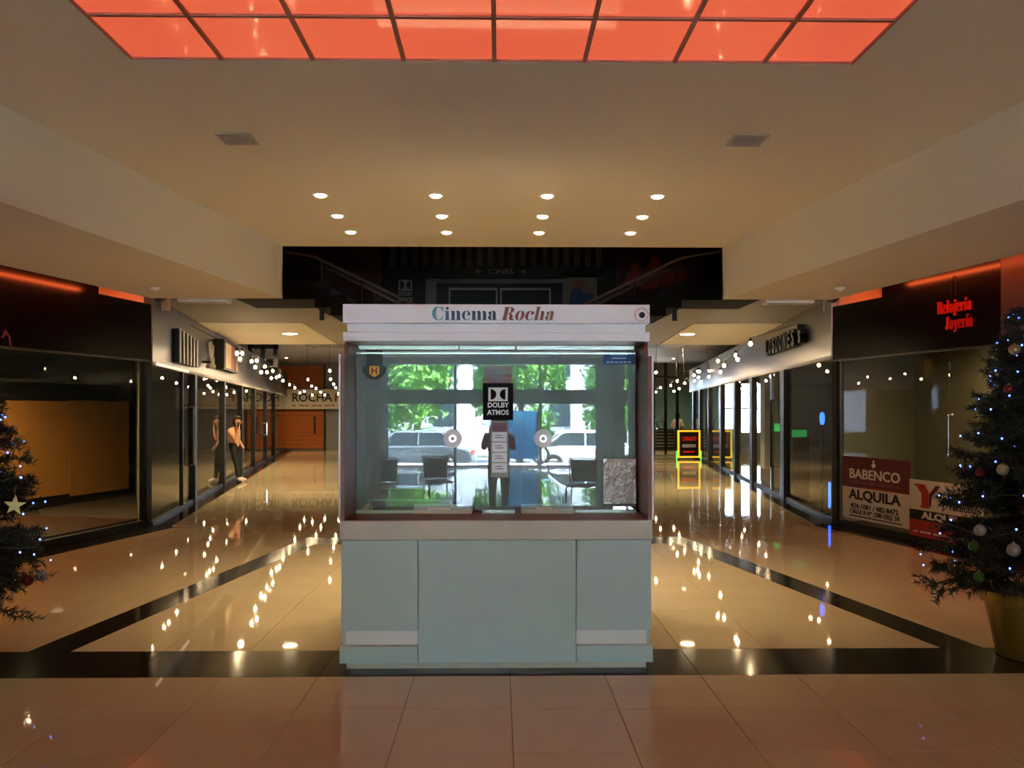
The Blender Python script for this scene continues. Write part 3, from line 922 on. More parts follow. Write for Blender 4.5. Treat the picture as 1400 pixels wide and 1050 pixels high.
# lit displays inside the right arcade shop
M_blue = mat('blue_neon', sr(60, 110, 255), 0.4, emit=(0.03, 0.14, 1.0, 1), es=5.0)
M_green = mat('green_neon', sr(40, 200, 90), 0.4, emit=(0.03, 0.6, 0.15, 1), es=0.5)
nb = thing('neon_lamp', 'bright blue neon lamp beside the right corner post', 'lamp', (5.24, 13.55, 0))
MB().lathe([(0.12, 0), (0.12, 0.02), (0.02, 0.03), (0.02, 1.45)], 12).build('stand', M_frame, nb)
MB().lathe([(0.02, 1.45), (0.04, 1.50), (0.04, 1.60), (0.02, 1.65)], 12).build('tube', M_blue, nb)
MB().lathe([(0.01, 0.10), (0.02, 0.12), (0.02, 0.5), (0.01, 0.52)], 12, (0.12, 0, 0)).build('tube', M_blue, nb)
for i, (x, y, w, z0, z1, mm, lab) in enumerate(((6.3, 18.6, 0.3, 1.25, 1.4, M_green, 'green lit display case in the right arcade shop'),
                                               (5.72, 16.0, 0.2, 1.2, 1.32, M_green, 'small green lit display case nearer the corner of right arcade shop'))):
    dc = thing('display_case', lab, 'display case', (x, y, 0), -1.2)
    MB().box(-w / 2, w / 2, -0.2, 0.2, 0, z0 - 0.02).build('cabinet', M_frame, dc, bevel=0.01)
    MB().box(-w / 2 + 0.03, w / 2 - 0.03, -0.15, 0.15, z0 - 0.02, z1).build('lit_box', mm, dc)
    MB().box(-w / 2, w / 2, -0.2, 0.2, z1, z1 + 0.03).build('lid', M_frame, dc)

# ------------------------------------------------------------------ stair void, stairs and cinema entrance
M_stair = mat('matt_black_stair', sr(12, 11, 11), 0.85, spec=0.2)
for s in (-1, 1):
    side = 'left' if s < 0 else 'right'
    st = thing('stair_flight', 'black stepped stair flight rising to the %s behind the ticket booth' % side, 'stairs', (0, 12.6, 0))
    for i in range(14):
        x0, x1 = sorted((s * (0.62 + 0.235 * i), s * (0.62 + 0.235 * (i + 1) + 0.01)))
        zb = 3.10 - 0.12 * (7 - i) if i < 9 else 3.34
        MB().box(x0, x1, 0, 1.1, zb, zb + 0.30).build('step', M_stair, st)
    for q in (0.0, 1.1):
        MB().tube([(s * 0.7, q, 2.98), (s * 2.75, q, 3.98), (s * 3.5, q, 4.1)], 0.022, 8).build('handrail', mat('dull_handrail', sr(84, 70, 60), 0.5), st)
        for i in range(5):
            x = 0.85 + 0.6 * i
            MB().tube([(s * x, q, 2.0 + 0.5 * x + 0.25), (s * x, q, min(4.0, 2.98 + (x - 0.7) * 0.488))], 0.012, 6).build('baluster', M_frame, st)
    MB().box(min(s * 2.66, s * 2.72), max(s * 2.66, s * 2.72), 0.2, 0.26, 3.05, 3.36).build('hanger', M_frame, st)
ld = thing('stair_landing', 'dark stair landing behind the ticket booth', 'stairs', (0, 12.6, 0))
MB().box(-0.62, 0.62, 0, 1.1, 1.9, 2.2).build('landing', M_black, ld)
for i in range(10):
    MB().box(-0.6, 0.6, 1.1 + 0.28 * i, 1.1 + 0.28 * (i + 1), 0.0, 1.9 - 0.19 * i).build('step', M_black, ld)
MB().box(-0.62, -0.5, 0.0, 0.12, 0, 1.9).build('post', M_black, ld)
MB().box(0.5, 0.62, 0.0, 0.12, 0, 1.9).build('post', M_black, ld)
struct(MB().box(-5.2, 5.2, 17.0, 24.0, 3.48, 3.6).build('floor_mezzanine', M_dark))
cin = struct(MB().box(-5.2, 5.2, 20.3, 20.5, 3.6, 7.6).build('wall_cinema', M_dark))
for i in range(20):
    x = -2.6 + i * 0.26
    MB().box(x, x + 0.12, 20.05, 20.3, 5.14, 6.2).build('fin', mat('grey_fin', sr(96, 92, 92), 0.5), cin)
panel((-2.7, 2.5, 20.0, 20.3, 4.86, 5.12), 'sign_fascia', M_black, cin)
text('\u2190  CINES  \u2192', 0.17, mat('dull_print', sr(140, 132, 128), 0.6), cin, (0.05, 19.99, 4.99), width=1.2)
for (a, q, c, d) in ((-1.75, -1.5, 3.6, 4.74), (1.53, 1.78, 3.6, 4.74), (-1.75, 1.78, 4.74, 4.84)):
    panel((a, q, 20.1, 20.3, c, d), 'door_surround', mat('grey_surround', sr(120, 112, 106), 0.6), cin)
for (a, q) in ((-1.2, -0.03), (0.03, 1.25)):
    d_ = panel((a, q, 20.2, 20.24, 3.62, 4.58), 'door_leaf', mat('dark_door_glass', sr(58, 62, 66), 0.15), cin)
    for (e, f, g, h) in ((a, q, 4.58, 4.63), (a, a + 0.04, 3.62, 4.58), (q - 0.04, q, 3.62, 4.58)):
        MB().box(e, f, 20.17, 20.25, g, h).build('door_frame', mat('pale_frame', sr(150, 146, 140), 0.5), d_)


def dd_sign(root, w, h, ink, wht, y=0.0):
    """black plate with the white square holding two facing black Ds, and two lines of capitals"""
    MB().box(-w / 2, w / 2, y, y + 0.006, 0, h).build('plate', ink, root)
    lw, lh = w * 0.64, h * 0.37
    lx, lz = -lw / 2, h * 0.51
    MB().box(lx, lx + lw, y - 0.002, y, lz, lz + lh).build('emblem_square', wht, root)
    for s in (-1, 1):
        pts = [(s * lw * 0.38, lz + lh * 0.12)]
        for i in range(13):
            a = -PI / 2 + PI * i / 12
            pts.append((s * (lw * 0.36 - lw * 0.27 * math.cos(a)), lz + lh / 2 + lh * 0.38 * math.sin(a)))
        pts.append((s * lw * 0.38, lz + lh * 0.88))
        MB().prism_xz(pts, y - 0.004, y - 0.002).build('emblem_half', ink, root)
    text('DOLBY', h * 0.185, wht, root, (0, y - 0.001, h * 0.40), bold=h * 0.006, width=w * 0.70, ext=0.001)
    text('ATMOS', h * 0.185, wht, root, (0, y - 0.001, h * 0.20), bold=h * 0.006, width=w * 0.72, ext=0.001)


t = thing('wall_sign', 'dim black sign with white double D emblem beside the upstairs doors', 'sign', (-2.22, 20.02, 4.18))
dd_sign(t, 0.5, 0.70, M_black, mat('dull_white', sr(150, 146, 142), 0.6))
MB().box(-0.05, 0.05, 0.006, 0.28, 0.3, 0.4).build('bracket', M_frame, t)
t = thing('film_poster', 'dim film poster with two blue figures beside the upstairs doors', 'poster', (1.98, 20.02, 4.1))
MB().box(-0.36, 0.36, 0.0, 0.03, 0, 0.80).build('sheet', mat('poster_ground', sr(120, 106, 92), 0.5, var=0.4, vscale=3), t)
MB().box(-0.05, 0.05, 0.03, 0.28, 0.3, 0.4).build('bracket', M_frame, t)
for (cx, cz, w_, hh, c) in ((-0.12, 0.22, 0.2, 0.44, sr(44, 60, 110)), (0.14, 0.18, 0.2, 0.36, sr(50, 70, 120))):
    MB().prism_xz([(cx - w_, cz - 0.2), (cx + w_, cz - 0.2), (cx + w_ * 0.7, cz + hh * 0.5), (cx, cz + hh * 0.65), (cx - w_ * 0.7, cz + hh * 0.5)], -0.004, 0.0).build('figure_print', mat('blue_print_%d' % int(cx * 100), c, 0.5), t)
    MB().prism_xz(_ell(cx, cz + hh * 0.85, 0.075, 0.10), -0.005, 0.0).build('head_print', mat('face_print', sr(150, 96, 76), 0.5), t)
for s in (-1, 1):
    t = thing('upper_poster', 'large dark maroon poster with faint lettering above the %s stair flight' % ('left' if s < 0 else 'right'), 'poster', (s * 3.85, 19.2, 3.6))
    MB().box(-1.15, 1.15, 0.0, 0.05, 0.6, 2.2).build('sheet', mat('maroon_poster', sr(70, 30, 34), 0.5, var=0.35, vscale=1.5), t)
    text('12 Cinema Rocha 62', 0.16, mat('faint_red', sr(110, 50, 44), 0.6), t, (0, -0.003, 2.0), width=1.9)
    for xx in (-1.0, 1.0):
        MB().box(xx - 0.04, xx + 0.04, 0.0, 0.06, 0.0, 0.6).build('leg', M_frame, t)
    if s > 0:
        MB().prism_xz([(-1.0, 1.0), (-0.75, 1.5), (-0.5, 1.25), (-0.3, 1.7), (0.0, 1.3), (0.3, 1.55), (0.5, 1.1), (0.0, 0.95), (-0.5, 0.85)], -0.004, 0.0).build('flame_print', mat('flame_print', sr(150, 60, 36), 0.5, var=0.4, vscale=5), t)

# ------------------------------------------------------------------ ticket booth
M_lam = mat('pale_green_laminate', sr(176, 199, 202), 0.38, var=0.04, vscale=3)
M_lip = mat('beige_laminate_edge', sr(196, 188, 176), 0.30)
M_signw = mat('white_sign_box', sr(226, 233, 246), 0.35)
M_wood = mat('red_brown_wood', sr(122, 64, 54), 0.4, var=0.16, vscale=5, stretch=(6, 6, 0.6))
M_booth_in = mat('booth_interior_grey', sr(112, 116, 116), 0.7)
M_rollw = mat('shutter_strip', sr(180, 186, 184), 0.25, metal=0.8)
BY = 5.42
bo = thing('ticket_booth', 'ticket booth with glass front, brown sides and pale panelled counter', 'booth', (-0.014, BY, 0))
panel((-0.97, 0.97, 0.03, 1.70, 0.0, 0.04), 'plinth', M_lip, bo)
panel((-0.505, 0.512, 0.01, 0.05, 0.042, 0.833), 'front_panel', M_lam, bo, 0.002)
for s in (-1, 1):
    a, q = (-1.0, -0.509) if s < 0 else (0.516, 1.0)
    panel((a, q, 0.01, 0.05, 0.248, 0.833), 'front_panel', M_lam, bo, 0.002)
    panel((a + 0.025 * (s < 0), q - 0.025 * (s > 0), 0.035, 0.06, 0.152, 0.246), 'white_strip', M_white, bo)
    panel((a - 0.01 * (s < 0), q + 0.01 * (s > 0), 0.0, 0.05, 0.042, 0.150), 'base_block', M_lam, bo, 0.002)
    e = (-1.0, -0.98) if s < 0 else (0.98, 1.0)
    panel((e[0], e[1], 0.052, 1.70, 0.042, 0.833), 'side_panel', M_lam, bo)
    # brown side cheek, lower at the front, with white edging
    x0, x1 = (-1.004, -0.980) if s < 0 else (0.980, 1.004)
    MB().prism_yz([(0.012, 0.962), (1.70, 0.962), (1.70, 2.118), (0.16, 2.118), (0.14, 2.03), (0.012, 2.02)], x0, x1).build('side_cheek', M_wood, bo)
    xe = (-1.016, -1.0045) if s < 0 else (1.0045, 1.016)
    panel((xe[0], xe[1], 0.006, 0.03, 0.962, 2.03), 'white_edging', M_signw, bo)
panel((-1.008, 1.008, 0.0, 0.04, 0.836, 0.958), 'counter_lip', M_lip, bo, 0.003)
panel((-1.0, 1.0, 0.041, 0.60, 0.92, 0.958), 'counter_top', M_wood, bo)
panel((-0.979, 0.979, 1.66, 1.695, 0.05, 2.115), 'back_panel', M_booth_in, bo)
panel((-0.978, 0.978, 0.61, 1.655, 0.041, 0.08), 'booth_floor', mat('booth_floor', sr(70, 66, 62), 0.5), bo)
# sign box
panel((-1.0, 1.0, 0.06, 1.70, 2.236, 2.36), 'sign_box', M_signw, bo, 0.004)
panel((-0.975, 0.975, 0.085, 1.68, 2.180, 2.2355), 'sign_recess', M_signw, bo)
panel((-1.0, 1.0, 0.06, 1.70, 2.120, 2.1795), 'canopy_slab', M_signw, bo, 0.004)
for i, (a, q) in enumerate(((-0.95, -0.26), (-0.257, 0.13), (0.133, 0.95))):
    panel((a, q, 0.36, 0.41, 2.082, 2.1195), 'shutter_strip', M_rollw, bo, 0.006)
gl = panel((-0.975, 0.965, 0.425, 0.433, 0.975, 2.112), 'glass_front', M_boothglass, bo)
panel((-0.975, 0.965, 0.418, 0.440, 2.060, 2.072), 'glass_rail', M_steel, bo)
# lettering on the sign box
cb_ = [mat('sign_blue_%d' % i, tuple(v * (0.8 if i == 0 else 0.5) for v in c[:3]) + (1,), 0.4) for i, c in enumerate((sr(58, 150, 190), sr(30, 120, 176), sr(24, 92, 156), sr(22, 84, 148), sr(22, 80, 142), sr(24, 78, 138)))]
cr_ = [mat('sign_red_%d' % i, tuple(v * 0.8 for v in c[:3]) + (1,), 0.4) for i, c in enumerate((sr(132, 14, 30), sr(138, 22, 34), sr(140, 34, 38), sr(138, 58, 52), sr(136, 88, 74)))]
fat_text('Cinema', 0.118, None, bo, (-0.205, 0.058, 2.257), ext=0.006, colours=cb_, width=0.43)
fat_text('Rocha', 0.118, None, bo, (0.205, 0.058, 2.257), shear=0.22, ext=0.006, colours=cr_, width=0.345)
em = MB().lathe([(0.046, 0.050), (0.046, 0.058)], 28, (0.945, 0.0, 2.295), axis='y').build('eye_emblem', mat('pink_ring', sr(208, 170, 168), 0.4), bo)
MB().lathe([(0.038, 0.047), (0.038, 0.0495)], 28, (0.945, 0.0, 2.292), axis='y').build('eye_white', M_signw, em)
MB().lathe([(0.020, 0.044), (0.020, 0.0465)], 24, (0.947, 0.0, 2.290), axis='y').build('eye_pupil', M_ink, em)
# speak-through discs with goose-neck microphones behind
for k, (x, bend) in enumerate(((-0.306, 0.03), (0.322, 0.16))):
    d_ = MB().lathe([(0.062, 0.412), (0.064, 0.416), (0.064, 0.4245)], 28, (x, 0, 1.474), axis='y').build('speaking_disc', M_signw, bo)
    MB().lathe([(0.026, 0.409), (0.026, 0.4115)], 20, (x, 0, 1.474), axis='y').build('disc_ring', M_steel, d_)
    MB().lathe([(0.013, 0.406), (0.013, 0.4085)], 16, (x, 0, 1.474), axis='y').build('disc_hub', M_white, d_)
    MB().tube([(x + bend, 0.56, 0.965), (x + bend * 0.7, 0.54, 1.12), (x + bend * 0.15, 0.50, 1.30), (x, 0.46, 1.43)], 0.006, 6).build('microphone_neck', M_frame, bo)
# sills and money trays at the foot of the glass
def tray(x0, x1):
    o = panel((x0, x1, 0.37, 0.46, 0.9585, 0.985), 'money_tray', M_lip, bo)
    panel((x0, x1, 0.445, 0.46, 0.985, 1.015), 'tray_back', M_white, o)
    panel((x0 + 0.1, x1 - 0.15, 0.38, 0.44, 0.985, 1.003), 'tray_insert', M_lip, o)


tray(-0.575, -0.17)
tray(0.17, 0.53)
panel((-0.972, -0.578, 0.40, 0.445, 0.9585, 0.978), 'glass_sill', mat('green_edge', sr(176, 200, 176), 0.3), bo)
panel((-0.10, 0.125, 0.40, 0.445, 0.9585, 0.980), 'glass_sill', M_rollw, bo)
panel((0.54, 0.965, 0.40, 0.445, 0.9585, 0.980), 'glass_sill', M_rollw, bo)

# things stuck on or leaning at the booth glass
GY = BY + 0.425
t = thing('window_sign', 'black square sign with white double D emblem on the booth glass', 'sign', (-0.005, GY - 0.0075, 1.603))
dd_sign(t, 0.21, 0.256, mat('sign_black', sr(7, 9, 11), 0.6, spec=0.15), mat('sign_white_vinyl', sr(222, 230, 236), 0.4))
t = thing('price_list', 'narrow hanging price list of small white cards below the square black sign', 'price list', (0.005, GY - 0.0055, 1.205))
MB().box(-0.062, 0.062, 0.0, 0.004, 0.0, 0.39).build('backing', mat('grey_card', sr(150, 156, 158), 0.5), t)
MB().box(-0.05, 0.05, -0.002, 0.0, 0.318, 0.38).build('purple_card', mat('purple_card', sr(128, 96, 128), 0.5), t)
for i in range(4):
    c_ = MB().box(-0.052, 0.052, -0.003, 0.0, 0.033 + i * 0.072, 0.098 + i * 0.072).build('card', M_signw, t)
    for j in range(2):
        MB().box(-0.03, 0.03 - 0.012 * j, -0.0045, -0.003, 0.058 + i * 0.072 + j * 0.016, 0.062 + i * 0.072 + j * 0.016).build('card_print', M_ink, c_)
t = thing('round_sticker', 'dark round-ended sticker with yellow H badge at top left of booth glass', 'sticker', (-0.862, GY - 0.0045, 1.962))
pts = [(-0.055, 0.13), (-0.055, 0.02)] + [(0.082 * math.cos(a), -0.002 + 0.075 * math.sin(a)) for a in [PI * 0.97 + (PI * 1.06) * i / 16 for i in range(17)]] + [(0.055, 0.02), (0.055, 0.13)]
MB().prism_xz(pts, 0, 0.004).build('sheet', mat('dark_sticker', sr(44, 52, 56), 0.5), t)
MB().prism_xz([(-0.028, 0.015), (0.028, 0.015), (0.034, 0.005), (0.034, -0.04), (0.0, -0.062), (-0.034, -0.04), (-0.034, 0.005)], -0.002, 0.0).build('badge', mat('yellow_badge', sr(240, 178, 30), 0.5), t)
text('H', 0.062, mat('badge_red', sr(150, 40, 20), 0.5), t, (0, -0.0025, -0.02), bold=0.003, ext=0.001)
t = thing('blue_notice', 'small blue notice with white print at top right of booth glass', 'notice', (0.838, GY - 0.0045, 1.99))
MB().box(-0.107, 0.107, 0, 0.004, 0, 0.088).build('sheet', mat('blue_notice', sr(18, 74, 150), 0.5), t)
for j, w_ in ((0.068, 0.06), (0.042, 0.05), (0.014, 0.09)):
    for q in range(6):
        MB().box(-w_ + q * w_ / 3, -w_ + q * w_ / 3 + w_ * 0.25, -0.0015, 0, j - 0.004, j + 0.006).build('print', mat('pale_blue_print', sr(170, 196, 226), 0.5), t)
t = thing('foil_panel', 'crumpled silver foil panel at lower right of booth glass', 'panel', (0.836, GY - 0.045, 0.985))
rf = random.Random(5)
vs, fs = [], []
NX, NZ = 22, 30
for side_ in (0, 1):
    for j in range(NZ + 1):
        for i in range(NX + 1):
            x, z = -0.112 + 0.224 * i / NX, 0.04 + 0.31 * j / NZ
            edge = min(i, j, NX - i, NZ - j)
            vs.append((x, (0.006 if side_ else 0.0) + (rf.uniform(-0.007, 0.003) if (edge > 0 and not side_) else 0), z))
st_ = (NX + 1) * (NZ + 1)
for j in range(NZ):
    for i in range(NX):
        a = j * (NX + 1) + i
        fs.append((a, a + 1, a + NX + 2, a + NX + 1))
        fs.append((a + st_, a + NX + 1 + st_, a + NX + 2 + st_, a + 1 + st_))
MB().add(vs, fs).build('foil_sheet', mat('foil', sr(206, 214, 216), 0.42, metal=0.8), t)
MB().box(-0.108, 0.108, 0.0065, 0.012, 0.02, 0.34).build('backing_board', M_booth_in, t)

# inside the booth: glass desk, chair with red headrest, screen
t = thing('glass_desk', 'green-edged glass desk inside the booth at left', 'desk', (-0.62, BY + 1.0, 0.08))
MB().box(-0.34, 0.34, -0.30, 0.42, 0.93, 0.945).build('top', mat('green_glass_edge', sr(150, 190, 168), 0.15), t)
for sx_ in (-1, 1):
    MB().box(sx_ * 0.31 - 0.015, sx_ * 0.31 + 0.015, -0.28, 0.40, 0.0, 0.93).build('leg_frame', M_frame, t)
t = thing('office_chair', 'grey office chair with red headrest inside the booth', 'chair', (0.0, BY + 1.15, 0.08))
MB().lathe([(0.03, 0.06), (0.03, 0.42)], 10).build('column', M_frame, t)
for i in range(5):
    a = 2 * PI * i / 5
    MB().tube([(0, 0, 0.07), (0.26 * math.cos(a), 0.26 * math.sin(a), 0.045)], 0.02, 6).build('foot', M_frame, t)
MB().sphere((0, 0, 0), 0.25, 16, 8, (1, 1, 0.16)).build('seat', M_booth_in, t, (0, 0, 0.46), smooth=True)
MB().box(-0.19, 0.19, 0.20, 0.27, 0.50, 1.62).build('backrest', M_booth_in, t, bevel=0.03)
MB().box(-0.13, 0.13, 0.17, 0.25, 1.66, 1.88).build('headrest', mat('red_leather', sr(150, 50, 44), 0.5), t, bevel=0.03)
MB().box(-0.03, 0.03, 0.21, 0.25, 1.60, 1.68).build('headrest_post', M_frame, t)

# ------------------------------------------------------------------ ceiling fittings
def downlight(loc, label, group, watts, r=0.055, cone=150):
    t = thing('downlight', label, 'ceiling light', loc, 0, group)
    MB().lathe([(r + 0.018, -0.006), (r + 0.018, -0.001), (r, -0.001), (r, -0.006)], 20).build('trim_ring', M_white, t)
    MB().lathe([(r * 0.55, -0.022), (r * 0.9, -0.014), (r * 0.98, -0.004)], 18).build('lamp', M_lamp, t)
    l = bpy.data.lights.new('downlight_beam', 'SPOT')
    l.energy = watts
    l.color = (1.0, 0.76, 0.39)
    l.spot_size = math.radians(cone)
    l.spot_blend = 0.9
    l.shadow_soft_size = 0.05
    o = bpy.data.objects.new('beam', l)
    C.objects.link(o)
    o.parent = t
    o.location = (0, 0, -0.04)
    return t


rows = ('row nearest the orange panels', 'middle row', 'row nearest the dark opening')
colsn = ('leftmost', 'second from left', 'third from left', 'rightmost')
for j, y in enumerate((7.62, 8.42, 9.18)):
    for i, x in enumerate((-1.61, -0.57, 0.44, 1.44)):
        downlight((x, y, H1), 'lit ceiling downlight, %s in the %s' % (colsn[i], rows[j]), 'ceiling downlights above the booth', DOWNLIGHT_W, cone=102)
downlight((-4.45, 18.0, H3 - 0.02), 'lit downlight in the ceiling tray of the left arcade', 'arcade downlights', 850, 0.16)
downlight((4.05, 18.0, H3 - 0.02), 'lit downlight in the ceiling tray of the right arcade', 'arcade downlights', 850, 0.16)
for x, y, lab in ((-6.2, 22.4, 'added fill lamp of the left arcade just beyond the ceiling tray'), (-7.0, 25.8, 'added fill lamp at the far end of the left arcade'), (5.2, 22.4, 'added fill lamp of the right arcade just beyond the ceiling tray'), (5.7, 25.8, 'added fill lamp at the far end of the right arcade')):
    downlight((x, y, 3.8), lab, 'arcade downlights', 850, 0.06)  # unseen lamps added to raise the ambient light of the arcades
downlight((-8.4, 33.4, 3.8), 'added fill lamp before the banner of the left arcade', 'arcade downlights', 520, 0.06)  # added to brighten the banner and the wall behind it
downlight((7.0, 33.6, 3.8), 'added fill lamp before the bar counter of the right arcade', 'arcade downlights', 800, 0.06)  # added to brighten the teal end wall
for s, x, y in ((-1, -1.87, 6.05), (1, 1.79, 6.03)):
    t = thing('ceiling_vent', 'square grey ceiling vent on the %s' % ('left' if s < 0 else 'right'), 'vent', (x, y, H1))
    for (a, q, c, d) in ((-0.125, 0.125, -0.125, -0.105), (-0.125, 0.125, 0.105, 0.125), (-0.125, -0.105, -0.105, 0.105), (0.105, 0.125, -0.105, 0.105)):
        MB().box(a, q, c, d, -0.012, -0.001).build('frame', mat('vent_grey', sr(176, 164, 150), 0.5), t)
    for i in range(6):
        MB().box(-0.104, 0.104, -0.098 + i * 0.035, -0.083 + i * 0.035, -0.010, -0.002).build('slat', mat('vent_grey', sr(176, 164, 150), 0.5), t)
    MB().box(-0.105, 0.105, -0.105, 0.105, -0.0018, -0.0008).build('backing', mat('vent_dark', sr(60, 52, 46), 0.7), t)
for s, x, y in ((-1, -3.70, 9.12), (1, 3.68, 9.01)):
    t = thing('smoke_detector', 'small white round detector under the %s soffit' % ('left' if s < 0 else 'right'), 'detector', (x, y, H2))
    MB().lathe([(0.055, -0.001), (0.055, -0.015), (0.03, -0.035)], 20).build('body', M_white, t)
    MB().lathe([(0.012, -0.0355), (0.012, -0.042)], 10).build('sensor', M_signw, t)
for s, x in ((-1, -3.55), (1, 3.53)):
    t = thing('air_curtain', 'long white air unit hung behind the %s soffit' % ('left' if s < 0 else 'right'), 'air unit', (x, 10.22, 0))
    MB().box(-0.30, 0.30, -0.10, 0.10, 2.975, 3.06).build('housing', M_white, t, bevel=0.02)
    MB().box(-0.29, 0.29, -0.08, 0.08, 3.062, 3.085).build('mount', M_frame, t)
    MB().box(-0.20, -0.12, -0.22, -0.09, 3.07, 3.10).build('bracket', M_frame, t)
    MB().box(0.12, 0.20, -0.22, -0.09, 3.07, 3.10).build('bracket', M_frame, t)
    MB().box(-0.26, 0.26, -0.06, -0.03, 2.968, 2.974).build('grille', M_grey, t)
    t = thing('spot_camera', 'small dark camera by the %s corner under the arcade ceiling' % ('left' if s < 0 else 'right'), 'camera', (x + s * 0.62, 10.4, 0))
    MB().tube([(0, 0, H3), (0, 0, 3.12)], 0.02, 8).build('stem', M_frame, t)
    MB().lathe([(0.05, 0), (0.06, 0.05), (0.05, 0.16)], 12, (0, -0.08, 3.07), axis='y').build('body', M_frame, t)

for lab, loc, wt in (('added round fill lamp inside the left front shop', (-7.0, 12.6, 2.95), 380), ('added round fill lamp inside the right front shop', (6.4, 11.2, 2.95), 90),
                     ('added round fill lamp inside the left arcade shop', (-8.9, 24.0, 2.95), 60), ('added round fill lamp inside the right arcade shop', (8.2, 19.0, 2.95), 120)):
    downlight(loc, lab, 'added shop fill lamps', wt, 0.05)  # out-of-view lamps added to light the dark shop interiors
downlight((0.0, 15.5, 7.6), 'added fill lamp high over the dark cinema stair', 'added stair fill lamps', 40, 0.12)  # unseen lamp added to lift the dark upper hall

# ------------------------------------------------------------------ string lights
F_, TH = 1150.0, math.radians(0.9)


def along(px, py, Y):
    """turn a measured direction and a depth into a point of the arcade"""
    a, b_ = (px - 700) / F_, -(py - 563) / F_
    rx, ry = math.sin(TH) + a * math.cos(TH), math.cos(TH) - a * math.sin(TH)
    t_ = Y / ry
    return Vector((rx * t_, Y, 1.66 + b_ * t_))


bulb_proto = None


def light_string(label, pts, ends):
    t = thing('string_light', label, 'string lights', (pts[0].x, pts[0].y, 0), 0, 'festoon strings in the arcades')
    global bulb_proto
    o0 = Vector((pts[0].x, pts[0].y, 0))
    seq = [ends[0]] + [p + Vector((0, 0, 0.10)) for p in pts] + [ends[1]]
    path = []
    for i in range(len(seq) - 1):
        for k in range(4):
            f = k / 4
            q = seq[i].lerp(seq[i + 1], f)
            q.z -= 0.12 * (f * (1 - f)) * (seq[i + 1] - seq[i]).length * 0.25
            path.append(q - o0)
    path.append(seq[-1] - o0)
    MB().tube(path, 0.005, 5).build('cable', M_frame, t)
    for p in pts:
        q = p - o0
        if bulb_proto is None:
            s_ = MB().lathe([(0.012, 0.10), (0.02, 0.085), (0.02, 0.045), (0.014, 0.04)], 8).build('socket', M_frame, t, q)
            g_ = MB().sphere((0, 0, 0), 0.034, 10, 8, (1, 1, 1.1)).build('bulb', M_bulb, s_, smooth=True)
            bulb_proto = s_
        else:
            s_ = copy_tree(bulb_proto, t)
            s_.location = q
    return t


LN = [(324, 483, 15), (328, 491, 15.6), (331, 483, 16.2), (344, 494, 17.4), (351, 493, 18), (349, 502, 18.4), (357, 509, 19.4), (362, 501, 20), (365, 509, 20.6)]
LN2 = [(373, 507, 21.5), (371, 517, 22), (378, 516, 22.8), (382, 514, 23.5), (387, 520.5, 24.3), (396, 526, 25.6), (403, 530, 27), (410, 537, 29)]
LN3 = [(421, 519, 26), (426, 528, 27), (432, 531, 28), (438.5, 536, 29.2), (427, 540, 30), (444, 540, 31), (416, 535, 32)]
LN4 = [(451, 507, 22), (452, 518.5, 24), (456, 525, 26), (459, 530, 28), (463, 538.5, 31)]
R1 = [(1026, 470, 14.5), (1008.6, 491.5, 15.6), (1006, 486, 16.3), (990, 500, 17.4), (981.5, 493.5, 18.2), (985, 508.6, 19.4)]
R2 = [(969, 515, 21.5), (956, 508, 22.6), (955, 516, 24), (958.6, 522, 25.2), (950, 520.5, 26.5), (969.5, 507, 27.2)]
R3 = [(926, 521, 25), (917, 527, 26.6), (928.6, 531.5, 27.6), (921.5, 535, 29), (903, 530, 30), (897, 536, 32)]
R4 = [(897, 509, 21.5), (949, 513, 22.6), (954, 508, 23.6), (936, 524, 25.2)]
for lab, ln, s in (('lit festoon string along the left arcade fascia nearest the corner', LN, -1), ('lit festoon string along the middle of the left arcade fascia', LN2, -1),
                   ('lit festoon string hanging before the pale banner', LN3, -1), ('lit festoon string hanging close beside the left edge of the booth', LN4, -1),
                   ('lit festoon string along the right arcade fascia nearest the corner', R1, 1), ('lit festoon string above the far right columns', R2, 1),
                   ('lit festoon string before the teal wall of the right arcade', R3, 1), ('lit festoon string between the booth edge and right columns', R4, 1)):
    ps = [along(*q) for q in ln]
    hz = lambda p: H3 if p.y < 20.9 else 3.8
    e0 = Vector((ps[0].x - s * 0.1, ps[0].y - 0.6, hz(ps[0])))
    if ln in (LN, R1):
        e0 = Vector(((LA[0] - LS * (ps[0].y - LA[1])) + 0.03 if s < 0 else (RA[0] + RS * (ps[0].y - RA[1])) - 0.03, ps[0].y, 3.2))
    elif ln in (LN2, R2):
        e0 = along(*(LN if s < 0 else R1)[-1]) + Vector((0.0, 0.05, 0.10))
    e1 = Vector((ps[-1].x + s * 0.1, ps[-1].y + 0.8, 3.8 if ps[-1].y + 0.8 > 20.9 else H3))
    if ln in (LN, R1):
        e1 = along(*(LN2 if s < 0 else R2)[0]) + Vector((0, -0.05, 0.10))
    light_string(lab, ps, (e0, e1))

# ------------------------------------------------------------------ christmas trees
M_needle = mat('dark_green_needles', sr(30, 48, 38), 0.6, var=0.4, vscale=9)
M_trunk = mat('tree_trunk', sr(48, 34, 26), 0.8)
M_gold = mat('gold_pot', sr(150, 126, 60), 0.38, metal=0.75, var=0.15, vscale=8)
M_fairy = mat('blue_fairy_light', sr(150, 180, 255), 0.3, emit=(0.10, 0.20, 1.0, 1), es=7.0)
M_tinsel = mat('thin_wire', sr(70, 80, 70), 0.5)


